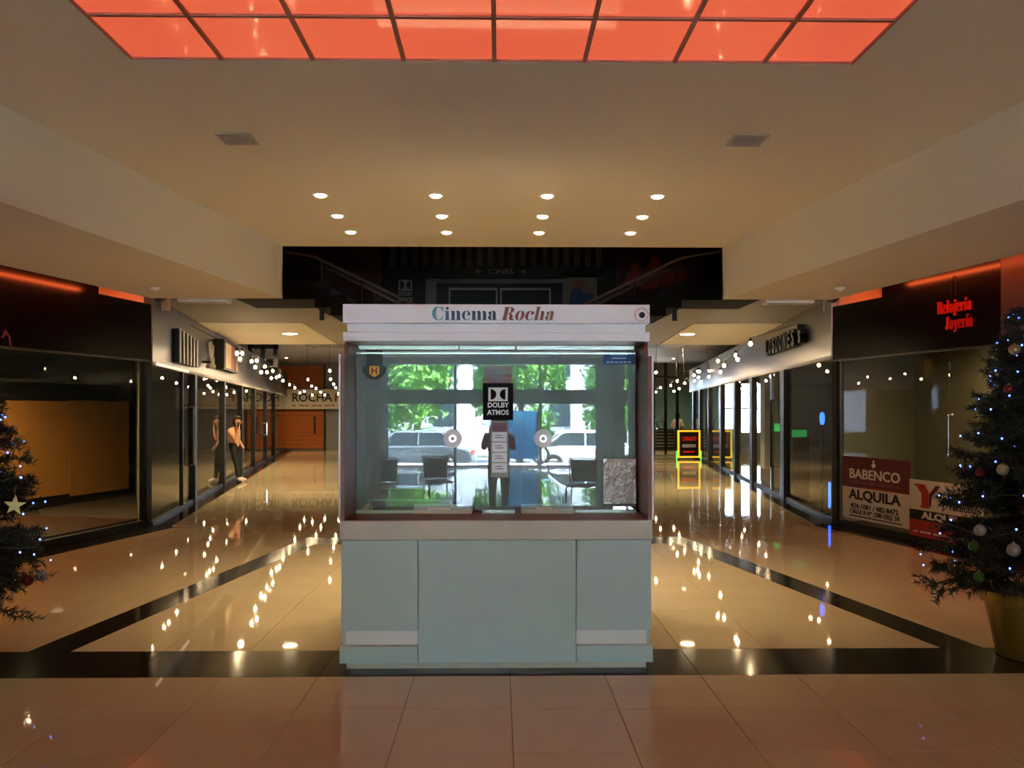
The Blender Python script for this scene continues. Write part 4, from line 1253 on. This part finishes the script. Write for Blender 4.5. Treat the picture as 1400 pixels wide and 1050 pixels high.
def xmas_tree(cx, cy, h, r, seed, label, pot_mat, facing):
    rg = np.random.default_rng(seed)
    t = thing('christmas_tree', label, 'christmas tree', (cx, cy, 0))
    z0 = 0.62
    pot = MB().lathe([(0.20, 0.0), (0.215, 0.01), (0.285, 0.36), (0.315, 0.37), (0.325, 0.45), (0.30, 0.455), (0.285, 0.40), (0.02, 0.395)], 36).build('pot', pot_mat, t, smooth='auto')
    MB().lathe([(0.028, 0.39), (0.022, h * 0.6), (0.008, h - 0.05)], 10).build('trunk', M_trunk, t)
    rad = lambda z: r * max(0.0, 1 - (z - z0) / (h - z0)) ** 0.85 + 0.04
    V, Fc = [], []
    tw = MB()
    n_b = 330
    needles = []
    for b_ in range(n_b):
        f = (b_ + rg.uniform(0, 1)) / n_b
        z = z0 - 0.05 + (h - z0) * (1 - (1 - f) ** 0.62)
        a = rg.uniform(0, 2 * PI)
        ln = rad(z) * rg.uniform(0.72, 1.12)
        d = np.array([math.cos(a), math.sin(a), 0.0])
        rise = rg.uniform(-0.10, 0.20)
        tip = np.array([0, 0, z]) + d * ln + np.array([0, 0, rise * ln - 0.20 * ln * (1 if z < 0.95 else 0.35)])
        root_ = np.array([0, 0, z])
        if b_ % 2 == 0:
            tw.tube([root_, (root_ + tip) / 2 + np.array([0, 0, 0.02]), tip], 0.006, 4, r2=0.002)
        segs = [(root_ + (tip - root_) * 0.25, tip)]
        side = np.array([-d[1], d[0], 0])
        for k in range(5):
            u = rg.uniform(0.35, 0.95)
            p = root_ + (tip - root_) * u
            q = p + (d * 0.5 + side * rg.choice([-1, 1]) * rg.uniform(0.5, 1.0) + np.array([0, 0, rg.uniform(-0.3, 0.35)])) * (0.06 + 0.20 * ln)
            segs.append((p, q))
        for p, q in segs:
            L_ = np.linalg.norm(q - p)
            cnt = int(10 + L_ * 170)
            us = rg.uniform(0, 1, cnt)[:, None]
            base = p + (q - p) * us
            ax = (q - p) / (L_ + 1e-6)
            rd = rg.normal(size=(cnt, 3))
            rd -= (rd @ ax)[:, None] * ax
            rd /= np.linalg.norm(rd, axis=1)[:, None] + 1e-6
            dirn = rd * 0.85 + ax * 0.6
            tipn = base + dirn * rg.uniform(0.035, 0.06, cnt)[:, None]
            w = np.cross(dirn, rg.normal(size=(cnt, 3)))
            w /= np.linalg.norm(w, axis=1)[:, None] + 1e-6
            needles.append(np.stack([base - w * 0.0045, base + w * 0.0045, tipn], axis=1))
    N = np.concatenate(needles)
    me = bpy.data.meshes.new('foliage')
    me.from_pydata(N.reshape(-1, 3).tolist(), [], np.arange(len(N) * 3).reshape(-1, 3).tolist())
    fo = obj('foliage', me, M_needle, t)
    fo['kind'] = 'stuff'
    tw.build('twigs', M_trunk, t)['kind'] = 'stuff'
    # fairy lights wound round the tree
    fl = thing('fairy_lights', 'blue fairy lights wound round the %s' % label.split(' tree')[0].replace('dark green', '').strip() + ' tree', 'string lights', (cx, cy, 0), 0, 'fairy lights on the trees')
    pts, pr = [], None
    for i in range(220):
        f = i / 219
        z = z0 + (h - z0 - 0.1) * f
        a = f * 2 * PI * 8.5 + seed
        pts.append((rad(z) * 0.97 * math.cos(a), rad(z) * 0.97 * math.sin(a), z + 0.03 * math.sin(i * 1.3)))
    MB().tube(pts, 0.0022, 4).build('cable', M_tinsel, fl)
    for i in range(0, 220, 2):
        x, y, z = pts[i]
        f = 1 + rg.uniform(-0.06, 0.14)
        if pr is None:
            pr = MB().sphere((0, 0, 0), 0.007, 6, 4).build('bulb', M_fairy, fl, (x * f, y * f, z))
        else:
            o = pr.copy()
            C.objects.link(o)
            o.parent = fl
            o.location = (x * f, y * f, z + rg.uniform(-0.03, 0.03))
    return t, rad


T1, rad1 = xmas_tree(3.62, 5.66, 2.5, 0.60, 2, 'right dark green christmas tree in a gold pot', M_gold, -1)
T2, rad2 = xmas_tree(-3.60, 5.55, 2.45, 0.58, 7, 'left dark green christmas tree at the edge of the hall', mat('dark_pot', sr(60, 48, 34), 0.5), 1)
ORN = {}


def ornament(px, py, tx, ty, colname, c, r, label, rad, metal=0.5):
    """bauble hung on the camera side of a tree"""
    p = along(px, py, ty)
    d = Vector((p.x - tx, 0.0, 0))
    R = rad(max(0.6, p.z)) * 0.98
    back = math.sqrt(max(0.0, R * R - d.x * d.x))
    q = along(px, py, ty - back)
    key = (colname, r)
    if key not in ORN:
        g = MB().sphere((0, 0, 0), r, 16, 10).build('ball', mat('bauble_' + colname, tuple(v * 0.55 for v in c[:3]) + (1,), 0.3, metal=metal, var=0.2, vscale=20), None, smooth=True)
        cp = MB().lathe([(r * 0.22, r * 0.95), (r * 0.22, r * 1.2), (r * 0.05, r * 1.25)], 8).build('cap', M_gold, g)
        ORN[key] = g
        o = g
    else:
        o = copy_tree(ORN[key])
    o.name = 'bauble'
    o.location = q
    tag(o, label, 'bauble', 'baubles on the christmas trees')
    return o


for a in ((1387, 478, 'cream', sr(206, 196, 168), 0.036, 'cream bauble near the top of the right tree'),
          (1379, 532, 'crimson', sr(150, 30, 50), 0.030, 'crimson bauble high on the right tree'),
          (1371, 642, 'cream', sr(206, 196, 168), 0.036, 'cream bauble at mid height of the right tree'),
          (1340, 646, 'crimson', sr(150, 30, 50), 0.028, 'crimson bauble at the left edge of the right tree'),
          (1340, 725, 'silver', sr(190, 192, 196), 0.036, 'silver bauble low on the left of the right tree'),
          (1386, 752, 'silver', sr(190, 192, 196), 0.040, 'larger silver bauble above the gold pot'),
          (1331, 747, 'green', sr(60, 130, 40), 0.030, 'green bauble low on the right tree'),
          (1339, 789, 'green', sr(60, 130, 40), 0.032, 'lowest green bauble hanging left of the gold pot'),
          (1303, 773, 'grey', sr(110, 110, 106), 0.030, 'dull grey bauble at the lower left tip of the right tree')):
    ornament(a[0], a[1], 3.62, 5.66, a[2], a[3], a[4], a[5], rad1)
for a in ((38, 793, 'red', sr(120, 26, 22), 0.036, 'dark red bauble at the bottom of the left tree'),
          (58, 787, 'silver', sr(190, 192, 196), 0.036, 'silver bauble at the lower right tip of the left tree'),
          (26, 603, 'olive', sr(120, 120, 60), 0.026, 'small olive bauble at mid height of the left tree')):
    ornament(a[0], a[1], -3.60, 5.55, a[2], a[3], a[4], a[5], rad2)
q = along(20, 691, 5.2)
st = thing('star_ornament', 'pale gold five-pointed star ornament on the left tree', 'ornament', q, 0.3)
pts = [((0.062 if i % 2 == 0 else 0.026) * math.sin(PI * i / 5 + 0.1), (0.062 if i % 2 == 0 else 0.026) * math.cos(PI * i / 5 + 0.1)) for i in range(10)]
MB().prism_xz(pts, -0.008, 0.008).build('star', mat('pale_gold_star', sr(226, 216, 150), 0.5), st)
MB().tube([(0, 0, 0.06), (0.0, 0.03, 0.12)], 0.002, 4).build('hook', M_gold, st)
q = along(3, 462, 5.45)
rb = thing('ribbon_bow', 'red ribbon loop at the top of the left tree', 'ribbon', q)
for k in range(2):
    MB().tube([(0, 0, 0), (0.02, 0, 0.03 + 0.02 * k), (0.045, 0, 0.01), (0.055, 0, -0.04 - 0.02 * k)], 0.005, 6).build('loop', mat('red_ribbon', sr(150, 30, 30), 0.5), rb)

# ------------------------------------------------------------------ people
M_skin = mat('skin', sr(206, 150, 122), 0.55)
M_hairb = mat('brown_hair', sr(62, 40, 28), 0.6)


def skin_mesh(V, Ed, R, root_i=0, sub=2):
    me = bpy.data.meshes.new('body')
    me.from_pydata(V, Ed, [])
    ob = bpy.data.objects.new('tmp', me)
    C.objects.link(ob)
    md = ob.modifiers.new('s', 'SKIN')
    for i, sv in enumerate(me.skin_vertices[0].data):
        rr = R[i]
        sv.radius = rr if isinstance(rr, tuple) else (rr, rr)
        sv.use_root = (i == root_i)
    sb = ob.modifiers.new('u', 'SUBSURF')
    sb.levels = sub
    sb.render_levels = sub
    dg = bpy.context.evaluated_depsgraph_get()
    out = bpy.data.meshes.new_from_object(ob.evaluated_get(dg))
    bpy.data.objects.remove(ob)
    for p in out.polygons:
        p.use_smooth = True
    return out


def person(label, loc, rz, J, top, trousers, shoes, hair_len=0.0, face=(1, 0), waist=0.84, sleeve=0.5):
    """J: dict of joints. one continuous body, coloured by garment; hair and face features as children"""
    t = thing('person', label, 'person', loc, rz)
    names = ['pelvis', 'belly', 'chest', 'neckbase', 'neck', 'head', 'crown', 'hipL', 'kneeL', 'ankL', 'toeL', 'hipR', 'kneeR', 'ankR', 'toeR', 'shL', 'elL', 'wrL', 'haL', 'shR', 'elR', 'wrR', 'haR']
    rads = {'pelvis': (0.15, 0.12), 'belly': (0.14, 0.11), 'chest': (0.155, 0.115), 'neckbase': 0.07, 'neck': 0.052, 'head': (0.085, 0.10), 'crown': (0.07, 0.08), 'hip': 0.09, 'knee': 0.062, 'ank': 0.045, 'toe': 0.038,
            'sh': 0.062, 'el': 0.043, 'wr': 0.029, 'ha': 0.036}
    V = [J[n] for n in names]
    R = [rads.get(n, rads.get(n[:-1])) for n in names]
    ix = {n: i for i, n in enumerate(names)}
    Ed = [(ix[a], ix[b_]) for a, b_ in (('pelvis', 'belly'), ('belly', 'chest'), ('chest', 'neckbase'), ('neckbase', 'neck'), ('neck', 'head'), ('head', 'crown'),
                                      ('pelvis', 'hipL'), ('hipL', 'kneeL'), ('kneeL', 'ankL'), ('ankL', 'toeL'), ('pelvis', 'hipR'), ('hipR', 'kneeR'), ('kneeR', 'ankR'), ('ankR', 'toeR'),
                                      ('chest', 'shL'), ('shL', 'elL'), ('elL', 'wrL'), ('wrL', 'haL'), ('chest', 'shR'), ('shR', 'elR'), ('elR', 'wrR'), ('wrR', 'haR'))]
    # fingers: five short chains leaving each palm
    for s in 'LR':
        w, hnd = Vector(J['wr' + s]), Vector(J['ha' + s])
        d = (hnd - w).normalized()
        sd = d.cross(Vector((0.3, 1, 0.2))).normalized()
        nrm = d.cross(sd)
        for k, (off, ln) in enumerate(((-0.024, 0.062), (-0.008, 0.075), (0.008, 0.072), (0.024, 0.055))):
            p0 = len(V)
            V += [tuple(hnd + sd * off + d * 0.02), tuple(hnd + sd * off * 1.1 + d * (0.02 + ln * 0.55) + nrm * 0.01), tuple(hnd + sd * off * 1.1 + d * (0.02 + ln * 0.8) + nrm * 0.032)]
            R += [0.009, 0.009, 0.007]
            Ed += [(ix['ha' + s], p0), (p0, p0 + 1), (p0 + 1, p0 + 2)]
        p0 = len(V)
        V += [tuple(hnd + sd * 0.035 - d * 0.01), tuple(hnd + sd * 0.055 + d * 0.03 + nrm * 0.015)]
        R += [0.010, 0.008]
        Ed += [(ix['ha' + s], p0), (p0, p0 + 1)]
    me = skin_mesh(V, Ed, R)
    for m in (M_skin, top, trousers, shoes):
        me.materials.append(m)
    bones = []
    for a, b_ in Ed[:22]:
        bones.append((Vector(V[a]), Vector(V[b_]), names[a], names[b_]))
    for p in me.polygons:
        c = p.center
        best, bi, bt = 1e9, None, 0
        for A, B, na, nb_ in bones:
            ab = B - A
            t_ = max(0, min(1, (c - A).dot(ab) / max(1e-9, ab.length_squared)))
            dd = (c - (A + ab * t_)).length
            if dd < best:
                best, bi, bt = dd, (na, nb_), t_
        na, nb_ = bi
        k = 0
        if na in ('pelvis', 'belly', 'chest') and nb_ in ('belly', 'chest', 'neckbase') or nb_ in ('shL', 'shR'):
            k = 1 if not (na == 'chest' and nb_ == 'neckbase' and bt > 0.8) else 0
            if na == 'pelvis' and c.z < waist:
                k = 2
        elif na[:2] == 'sh':
            k = 1 if bt < sleeve else 0
        elif nb_[:3] in ('hip', 'kne', 'ank') and na[:2] != 'sh':
            k = 2
            if nb_[:3] == 'ank' and bt > 0.9:
                k = 3
        elif nb_[:3] == 'toe':
            k = 3
        p.material_index = k
    o = bpy.data.objects.new('body', me)
    C.objects.link(o)
    o.parent = t
    hd, cr = Vector(J['head']), Vector(J['crown'])
    fx, fy = face
    mid = hd.lerp(cr, 0.35)
    hb = MB().sphere((0, 0, 0), 0.108, 16, 10, (1, 0.94, 1.12))
    # hair: cap cut away in front of the face, longer at the nape
    vs = []
    for x, y, z in hb.v:
        fr = (x * fx + y * fy)
        if fr > 0.02 and z < 0.055:
            x -= fx * (fr - 0.012) * 1.0
            y -= fy * (fr - 0.012) * 1.0
            x *= 0.9
            y *= 0.9
        elif z < -0.02:
            z -= hair_len
        vs.append((x + mid.x - fx * 0.018, y + mid.y - fy * 0.018, z + mid.z + 0.012))
    hb.v = vs
    hb.build('hair', M_hairb, t, smooth=True)
    sx_, sy_ = -fy, fx
    fc = hd.lerp(cr, 0.15)
    for s in (-1, 1):
        MB().sphere((fc.x + fx * 0.088 + sx_ * 0.032 * s, fc.y + fy * 0.088 + sy_ * 0.032 * s, fc.z + 0.025), 0.010, 8, 6).build('eye', M_ink, t)
        MB().sphere((fc.x + sx_ * 0.088 * s, fc.y + sy_ * 0.088 * s, fc.z + 0.01), 0.022, 8, 6, (0.6, 0.6, 1.2)).build('ear', M_skin, t)
    MB().tube([(fc.x + fx * 0.088, fc.y + fy * 0.088, fc.z + 0.025), (fc.x + fx * 0.112, fc.y + fy * 0.112, fc.z - 0.012)], 0.008, 6, r2=0.013).build('nose', M_skin, t)
    MB().sphere((fc.x + fx * 0.088, fc.y + fy * 0.088, fc.z - 0.045), 0.02, 8, 6, (1, 1, 0.35)).build('mouth', mat('lips', sr(160, 84, 76), 0.5), t)
    return t


J1 = dict(pelvis=(-0.10, 0, 0.84), belly=(-0.14, 0, 0.98), chest=(-0.15, 0, 1.14), neckbase=(-0.10, 0, 1.27), neck=(-0.07, 0, 1.32), head=(-0.03, 0, 1.41), crown=(-0.02, 0, 1.50),
          hipL=(-0.10, -0.09, 0.80), kneeL=(0.0, -0.11, 0.44), ankL=(0.06, -0.12, 0.08), toeL=(0.22, -0.14, 0.042), hipR=(-0.10, 0.09, 0.80), kneeR=(-0.04, 0.10, 0.44), ankR=(-0.02, 0.11, 0.08), toeR=(0.14, 0.12, 0.042),
          shL=(-0.13, -0.18, 1.21), elL=(0.05, -0.22, 0.99), wrL=(0.09, -0.15, 1.22), haL=(0.07, -0.11, 1.31), shR=(-0.13, 0.18, 1.21), elR=(-0.15, 0.25, 0.97), wrR=(-0.02, 0.20, 0.84), haR=(0.02, 0.17, 0.78))
person('person in peach top and black trousers, hand to the face, beside the left arcade columns', (-6.12, 19.9, 0), -0.25, J1, mat('peach_top', sr(226, 180, 150), 0.7), mat('black_trousers', sr(20, 20, 24), 0.7), mat('white_shoes', sr(206, 186, 186), 0.6), hair_len=0.05)
ph = thing('phone', 'small dark phone held to the face of the person by the left columns', 'phone', (-6.08, 19.76, 1.33), -0.25)
MB().box(-0.008, 0.004, -0.035, 0.035, -0.06, 0.08).build('case', M_frame, ph, bevel=0.003)
MB().box(0.004, 0.006, -0.03, 0.03, -0.05, 0.07).build('screen', M_blackgloss, ph)
J2 = dict(pelvis=(0, 0, 0.90), belly=(0, 0, 1.04), chest=(0, 0, 1.22), neckbase=(0, 0, 1.36), neck=(0, 0.01, 1.41), head=(0, 0.03, 1.50), crown=(0, 0.03, 1.58),
          hipL=(-0.09, 0, 0.86), kneeL=(-0.09, 0.02, 0.47), ankL=(-0.09, 0, 0.08), toeL=(-0.10, 0.15, 0.042), hipR=(0.09, 0, 0.86), kneeR=(0.09, 0.02, 0.47), ankR=(0.09, 0, 0.08), toeR=(0.10, 0.15, 0.042),
          shL=(-0.18, 0, 1.30), elL=(-0.24, 0.02, 1.05), wrL=(-0.20, 0.18, 0.98), haL=(-0.17, 0.26, 1.0), shR=(0.18, 0, 1.30), elR=(0.24, 0.02, 1.05), wrR=(0.20, 0.18, 0.98), haR=(0.17, 0.26, 1.0))
person('person in a grey top standing with the back turned at the bar counter', (7.62, 35.75, 0), 0.0, J2, mat('grey_top', sr(128, 124, 122), 0.7), M_black, M_black, hair_len=0.10, face=(0, 1), waist=0.9)
J3 = dict(J2)
J3.update(elL=(-0.22, 0.14, 1.12), wrL=(-0.12, 0.26, 1.34), haL=(-0.09, 0.30, 1.42), elR=(0.22, 0.14, 1.12), wrR=(0.12, 0.26, 1.34), haR=(0.09, 0.30, 1.42))
person('person in grey with both hands raised, seen reflected in the booth glass', (0.0, -0.62, 0), 0.0, J3, mat('grey_shirt', sr(160, 164, 164), 0.7), mat('grey_trousers', sr(140, 144, 144), 0.7), M_black, face=(0, 1), waist=0.9)

# ------------------------------------------------------------------ waiting chairs behind the camera (seen in the booth glass)
M_chair = mat('grey_chair_shell', sr(160, 160, 154), 0.5)


def cafe_chair(loc, rz, label):
    t = thing('waiting_chair', label, 'chair', loc, rz, 'waiting chairs reflected in the booth glass')
    MB().box(-0.22, 0.22, -0.22, 0.22, 0.43, 0.47).build('seat', M_chair, t, bevel=0.02)
    MB().prism_xz([(-0.20, 0.50), (0.20, 0.50), (0.23, 0.86), (-0.23, 0.86)], 0.20, 0.235).build('backrest', M_chair, t, bevel=0.012)
    MB().tube([(-0.235, 0.22, 0.45), (-0.245, 0.225, 0.88), (0.245, 0.225, 0.88), (0.235, 0.22, 0.45)], 0.012, 6).build('back_frame', M_chrome, t)
    for sx_ in (-1, 1):
        for sy_ in (-1, 1):
            MB().tube([(0.20 * sx_, 0.20 * sy_, 0.44), (0.22 * sx_, 0.23 * sy_, 0.0)], 0.011, 6).build('leg', M_chrome, t)
    return t


c0 = cafe_chair((-1.95, -2.2, 0), PI + 0.2, 'grey chair, outer one at left in the booth glass reflection')
for loc, rz, lab in (((-1.05, -2.9, 0), PI - 0.3, 'grey chair, inner one at left in the booth glass reflection'), ((1.35, -2.1, 0), PI + 0.3, 'grey chair, inner one at right in the booth glass reflection'),
                     ((2.1, -2.7, 0), PI - 0.2, 'grey chair, outer one at right in the booth glass reflection')):
    c = copy_tree(c0, None, lab)
    c.location = loc
    c.rotation_euler = (0, 0, rz)

# ------------------------------------------------------------------ street front and street (seen in the booth glass)
M_facwall = mat('grey_lintel', sr(150, 156, 158), 0.6)
mb = MB()
mb.box(-16.2, 16.2, YB - 0.25, YB, 3.08, 7.6)
mb.box(-16.2, -7.6, YB - 0.25, YB, -0.2, 3.08)
mb.box(7.4, 16.2, YB - 0.25, YB, -0.2, 3.08)
mb.box(-4.25, -3.35, YB - 0.25, YB, -0.2, 3.08)
mb.box(2.95, 3.75, YB - 0.25, YB, -0.2, 3.08)
fw = struct(mb.build('wall_street', M_facwall))
band = panel((-7.6, 7.4, YB - 0.16, YB - 0.04, 1.90, 2.32), 'transom_band', mat('grey_band', sr(96, 104, 108), 0.6), fw)
text('PASEO ROCHA', 0.30, mat('band_letter', sr(140, 150, 156), 0.5), fw, (0.0, YB - 0.036, 2.11), rot=(PI / 2, 0, PI), ext=0.003, bold=0.004, width=2.6)
gx_ = [-7.6, -5.9, -4.25, -3.35, -1.31, 1.25, 2.95, 3.75, 5.5, 7.4]
wi = sroot('window_5', (0, 0, 0))
for i in range(len(gx_) - 1):
    a, q = gx_[i], gx_[i + 1]
    if (a, q) in ((-4.25, -3.35), (2.95, 3.75)):
        continue
    for z0_, z1_ in ((0.05, 1.88), (2.33, 3.06)):
        panel((a + 0.04, q - 0.04, YB - 0.11, YB - 0.10, z0_, z1_), 'pane', M_pane, wi)
    for x in (a, q):
        panel((x - 0.04 if x == q else x, x if x == q else x + 0.04, YB - 0.14, YB - 0.06, 0.0, 3.08), 'mullion', mat('grey_mullion', sr(120, 126, 128), 0.5), wi)
    panel((a + 0.04, q - 0.04, YB - 0.14, YB - 0.06, 0.0, 0.05), 'sill', M_frame, wi)
st_ = struct(MB().box(-60, 60, -80, YB - 0.25, -0.7, -0.45).build('street', mat('asphalt', sr(96, 98, 98), 0.9, var=0.15, vscale=8)))
pv = struct(MB().box(-60, 60, -16.6, YB - 0.25, -0.45, -0.06).build('pavement', mat('paving', sr(160, 156, 148), 0.8, var=0.1, vscale=3)))
struct(MB().box(-60, 60, -34, -27, -0.45, -0.33).build('far_pavement', mat('paving', sr(186, 180, 168), 0.8)))
# light panel and poster behind the facade
t = thing('street_poster', 'blue poster stand seen reflected in the middle of the booth glass', 'poster', (0.72, -14.6, -0.06))
MB().box(-0.48, 0.48, -0.03, 0.03, 0.25, 1.75).build('sheet', mat('blue_poster', sr(70, 150, 200), 0.5, var=0.5, vscale=2), t)
MB().box(-0.52, -0.48, -0.04, 0.04, 0, 1.8).build('post', M_frame, t)
MB().box(0.48, 0.52, -0.04, 0.04, 0, 1.8).build('post', M_frame, t)
t = thing('red_banner', 'faded red and grey hanging banner reflected above the square black sign', 'banner', (-0.02, YB - 0.5, 2.36))
MB().box(-0.42, 0.42, -0.01, 0.01, 0.0, 0.70).build('sheet', mat('faded_red', sr(170, 96, 92), 0.7), t)
MB().lathe([(0.17, -0.004), (0.17, 0.0)], 20, (0, 0.016, 0.38), axis='y').build('round_print', mat('grey_card', sr(150, 156, 158), 0.5), t)
for x in (-0.4, 0.4):
    MB().tube([(x, 0, 0.70), (x, 0.24, 0.90)], 0.008, 5).build('cord', M_frame, t)

M_carglass = mat('car_glass', sr(40, 48, 52), 0.05)
M_tyre = mat('tyre', sr(26, 26, 26), 0.8)


def car(loc, rz, paint, label):
    t = thing('parked_car', label, 'car', loc, rz)
    prof = [(-2.1, 0.28), (-2.12, 0.62), (-2.0, 0.80), (-1.1, 0.92), (1.15, 0.93), (1.95, 0.80), (2.1, 0.60), (2.1, 0.28)]
    MB().prism_xz(prof, -0.84, 0.84).build('body', paint, t, bevel=0.06)
    A = [(-1.25, -0.78, 0.92), (1.55, -0.78, 0.92), (1.55, 0.78, 0.92), (-1.25, 0.78, 0.92)]
    B = [(-0.55, -0.62, 1.38), (0.95, -0.62, 1.38), (0.95, 0.62, 1.38), (-0.55, 0.62, 1.38)]
    MB().loft(A, B).build('windows', M_carglass, t)
    MB().loft([(-0.62, -0.65, 1.37), (1.0, -0.65, 1.37), (1.0, 0.65, 1.37), (-0.62, 0.65, 1.37)], [(-0.45, -0.56, 1.45), (0.85, -0.56, 1.45), (0.85, 0.56, 1.45), (-0.45, 0.56, 1.45)]).build('roof', paint, t, bevel=0.02)
    for sy_ in (-1, 1):
        for xa, xb in ((-1.27, -0.57), (1.57, 0.97), (0.2, 0.2)):
            MB().tube([(xa, 0.785 * sy_, 0.92), (xb, 0.63 * sy_, 1.39)], 0.035, 6).build('pillar', paint, t)
        for x in (-1.3, 1.3):
            w = MB().lathe([(0.30, -0.11), (0.32, -0.08), (0.32, 0.08), (0.30, 0.11)], 24, (x, 0.79 * sy_, 0.32), axis='y').build('wheel', M_tyre, t)
            MB().lathe([(0.19, -0.12), (0.19, 0.12)], 16, (x, 0.79 * sy_, 0.32), axis='y').build('hub_cap', M_chrome, w)
        MB().box(-2.13, -2.05, sy_ * 0.6 - 0.16, sy_ * 0.6 + 0.16, 0.60, 0.72).build('headlight', M_signw, t)
        MB().box(2.04, 2.115, sy_ * 0.6 - 0.16, sy_ * 0.6 + 0.16, 0.60, 0.74).build('tail_light', M_redprint, t)
    return t


car((-3.0, -18.4, -0.45), 0.02, mat('silver_paint', sr(112, 120, 126), 0.25, metal=0.4), 'silver parked car reflected at left in the booth glass')
car((3.2, -18.2, -0.45), PI, mat('white_car_paint', sr(236, 236, 234), 0.25), 'white parked car reflected at right in the booth glass')
car((-8.2, -18.5, -0.45), 0.0, mat('dark_car_paint', sr(50, 54, 60), 0.25), 'dark parked car reflected at the far left of the booth glass')
mo = thing('motorbike', 'pale blue motorbike reflected in the middle of the booth glass', 'motorbike', (0.75, -16.0, -0.06))
M_moto = mat('pale_blue_paint', sr(130, 176, 206), 0.3)
for x in (-0.62, 0.62):
    w = MB().tube([(x + 0.27 * math.cos(2 * PI * i / 20), 0, 0.31 + 0.27 * math.sin(2 * PI * i / 20)) for i in range(20)], 0.045, 8, closed=True).build('wheel', M_tyre, mo)
    for i in range(5):
        MB().tube([(x, 0, 0.31), (x + 0.26 * math.cos(2 * PI * i / 5), 0, 0.31 + 0.26 * math.sin(2 * PI * i / 5))], 0.01, 5).build('spoke', M_chrome, w)
MB().tube([(-0.62, 0.07, 0.31), (-0.42, 0.07, 0.86)], 0.025, 6).build('fork', M_chrome, mo)
MB().tube([(-0.62, -0.07, 0.31), (-0.42, -0.07, 0.86)], 0.025, 6).build('fork', M_chrome, mo)
MB().box(-0.30, 0.22, -0.10, 0.10, 0.28, 0.55).build('engine', M_frame, mo, bevel=0.04)
MB().sphere((-0.10, 0, 0.72), 0.25, 14, 8, (1.0, 0.5, 0.5)).build('fuel_tank', M_moto, mo, smooth=True)
MB().box(0.10, 0.66, -0.12, 0.12, 0.68, 0.78).build('seat', M_black, mo, bevel=0.03)
MB().tube([(-0.36, -0.34, 0.98), (-0.42, 0, 0.90), (-0.36, 0.34, 0.98)], 0.016, 6).build('handlebar', M_chrome, mo)
MB().box(0.45, 0.95, -0.07, 0.07, 0.60, 0.66).build('rear_fender', M_moto, mo, bevel=0.02)
MB().tube([(-0.42, 0, 0.86), (-0.2, 0, 0.5), (0.62, 0, 0.31)], 0.03, 6).build('frame', M_moto, mo)

M_leaf = mat('street_leaves', sr(96, 150, 52), 0.5, var=0.35, vscale=2)
lb = M_leaf.node_tree.nodes['Principled BSDF']
lb.inputs['Subsurface Weight'].default_value = 0.0


def street_tree(x, y, h, r, seed, label):
    rg = np.random.default_rng(seed)
    t = thing('street_tree', label, 'tree', (x, y, -0.45), 0, 'street trees reflected in the booth glass')
    MB().tube([(0, 0, 0), (0.08, 0.0, h * 0.3), (0.0, 0.05, h * 0.6)], 0.17, 8, r2=0.08).build('trunk', M_trunk, t)
    for k in range(5):
        a = 2 * PI * k / 5 + seed
        MB().tube([(0.05, 0.02, h * 0.42), (r * 0.6 * math.cos(a), r * 0.6 * math.sin(a), h * 0.68)], 0.06, 6, r2=0.02).build('bough', M_trunk, t)
    n = 9500
    cl_ = rg.normal(size=(26, 3)) * np.array([r * 0.5, r * 0.5, h * 0.17]) + np.array([0, 0, h * 0.60])
    P = cl_[rg.integers(0, 26, n)] + rg.normal(size=(n, 3)) * 0.42
    rr_ = np.hypot(P[:, 0], P[:, 1])
    P[:, :2] *= np.minimum(1.0, (r - 0.15) * rg.uniform(0.75, 1.0, n) / np.maximum(rr_, 1e-6))[:, None]
    u = rg.normal(size=(n, 3))
    u /= np.linalg.norm(u, axis=1)[:, None]
    w = np.cross(u, rg.normal(size=(n, 3)))
    w /= np.linalg.norm(w, axis=1)[:, None]
    s_ = rg.uniform(0.09, 0.16, n)[:, None]
    Q = np.stack([P - u * s_, P + w * s_ * 0.6, P + u * s_, P - w * s_ * 0.6], axis=1)
    me = bpy.data.meshes.new('leaves')
    me.from_pydata(Q.reshape(-1, 3).tolist(), [], np.arange(n * 4).reshape(-1, 4).tolist())
    o = obj('leaves', me, M_leaf, t)
    o['kind'] = 'stuff'


street_tree(-7.6, -22.2, 6.2, 2.0, 1, 'leafy street tree at far left in the booth glass reflection')
street_tree(-3.35, -22.0, 5.6, 2.05, 2, 'leafy street tree above the silver car in the booth glass reflection')
street_tree(0.85, -23.0, 6.8, 2.05, 3, 'leafy street tree behind the motorbike in the booth glass reflection')
street_tree(5.05, -22.5, 6.4, 2.05, 4, 'leafy street tree above the white car in the booth glass reflection')
street_tree(9.4, -21.5, 6.4, 2.2, 5, 'leafy street tree at far right in the booth glass reflection')
bd = thing('street_building', 'pale building across the street reflected in the booth glass', 'building', (0, -46, -0.45))
MB().box(-26, 26, -6, 0, 0, 7.4).build('wall', mat('pale_render', sr(168, 164, 158), 0.8, var=0.2, vscale=0.5), bd)
for i in range(13):
    for j in range(2):
        w = MB().box(-24.6 + i * 4, -23.0 + i * 4, 0.0, 0.06, 1.0 + j * 3.4, 3.0 + j * 3.4).build('window', mat('window_trim', sr(150, 146, 140), 0.6), bd)
        MB().box(-24.5 + i * 4, -23.1 + i * 4, 0.06, 0.08, 1.1 + j * 3.4, 2.9 + j * 3.4).build('pane', M_carglass, w)
MB().box(-26.3, 26.3, -6.3, 0.3, 7.4, 7.8).build('cornice', M_white, bd)
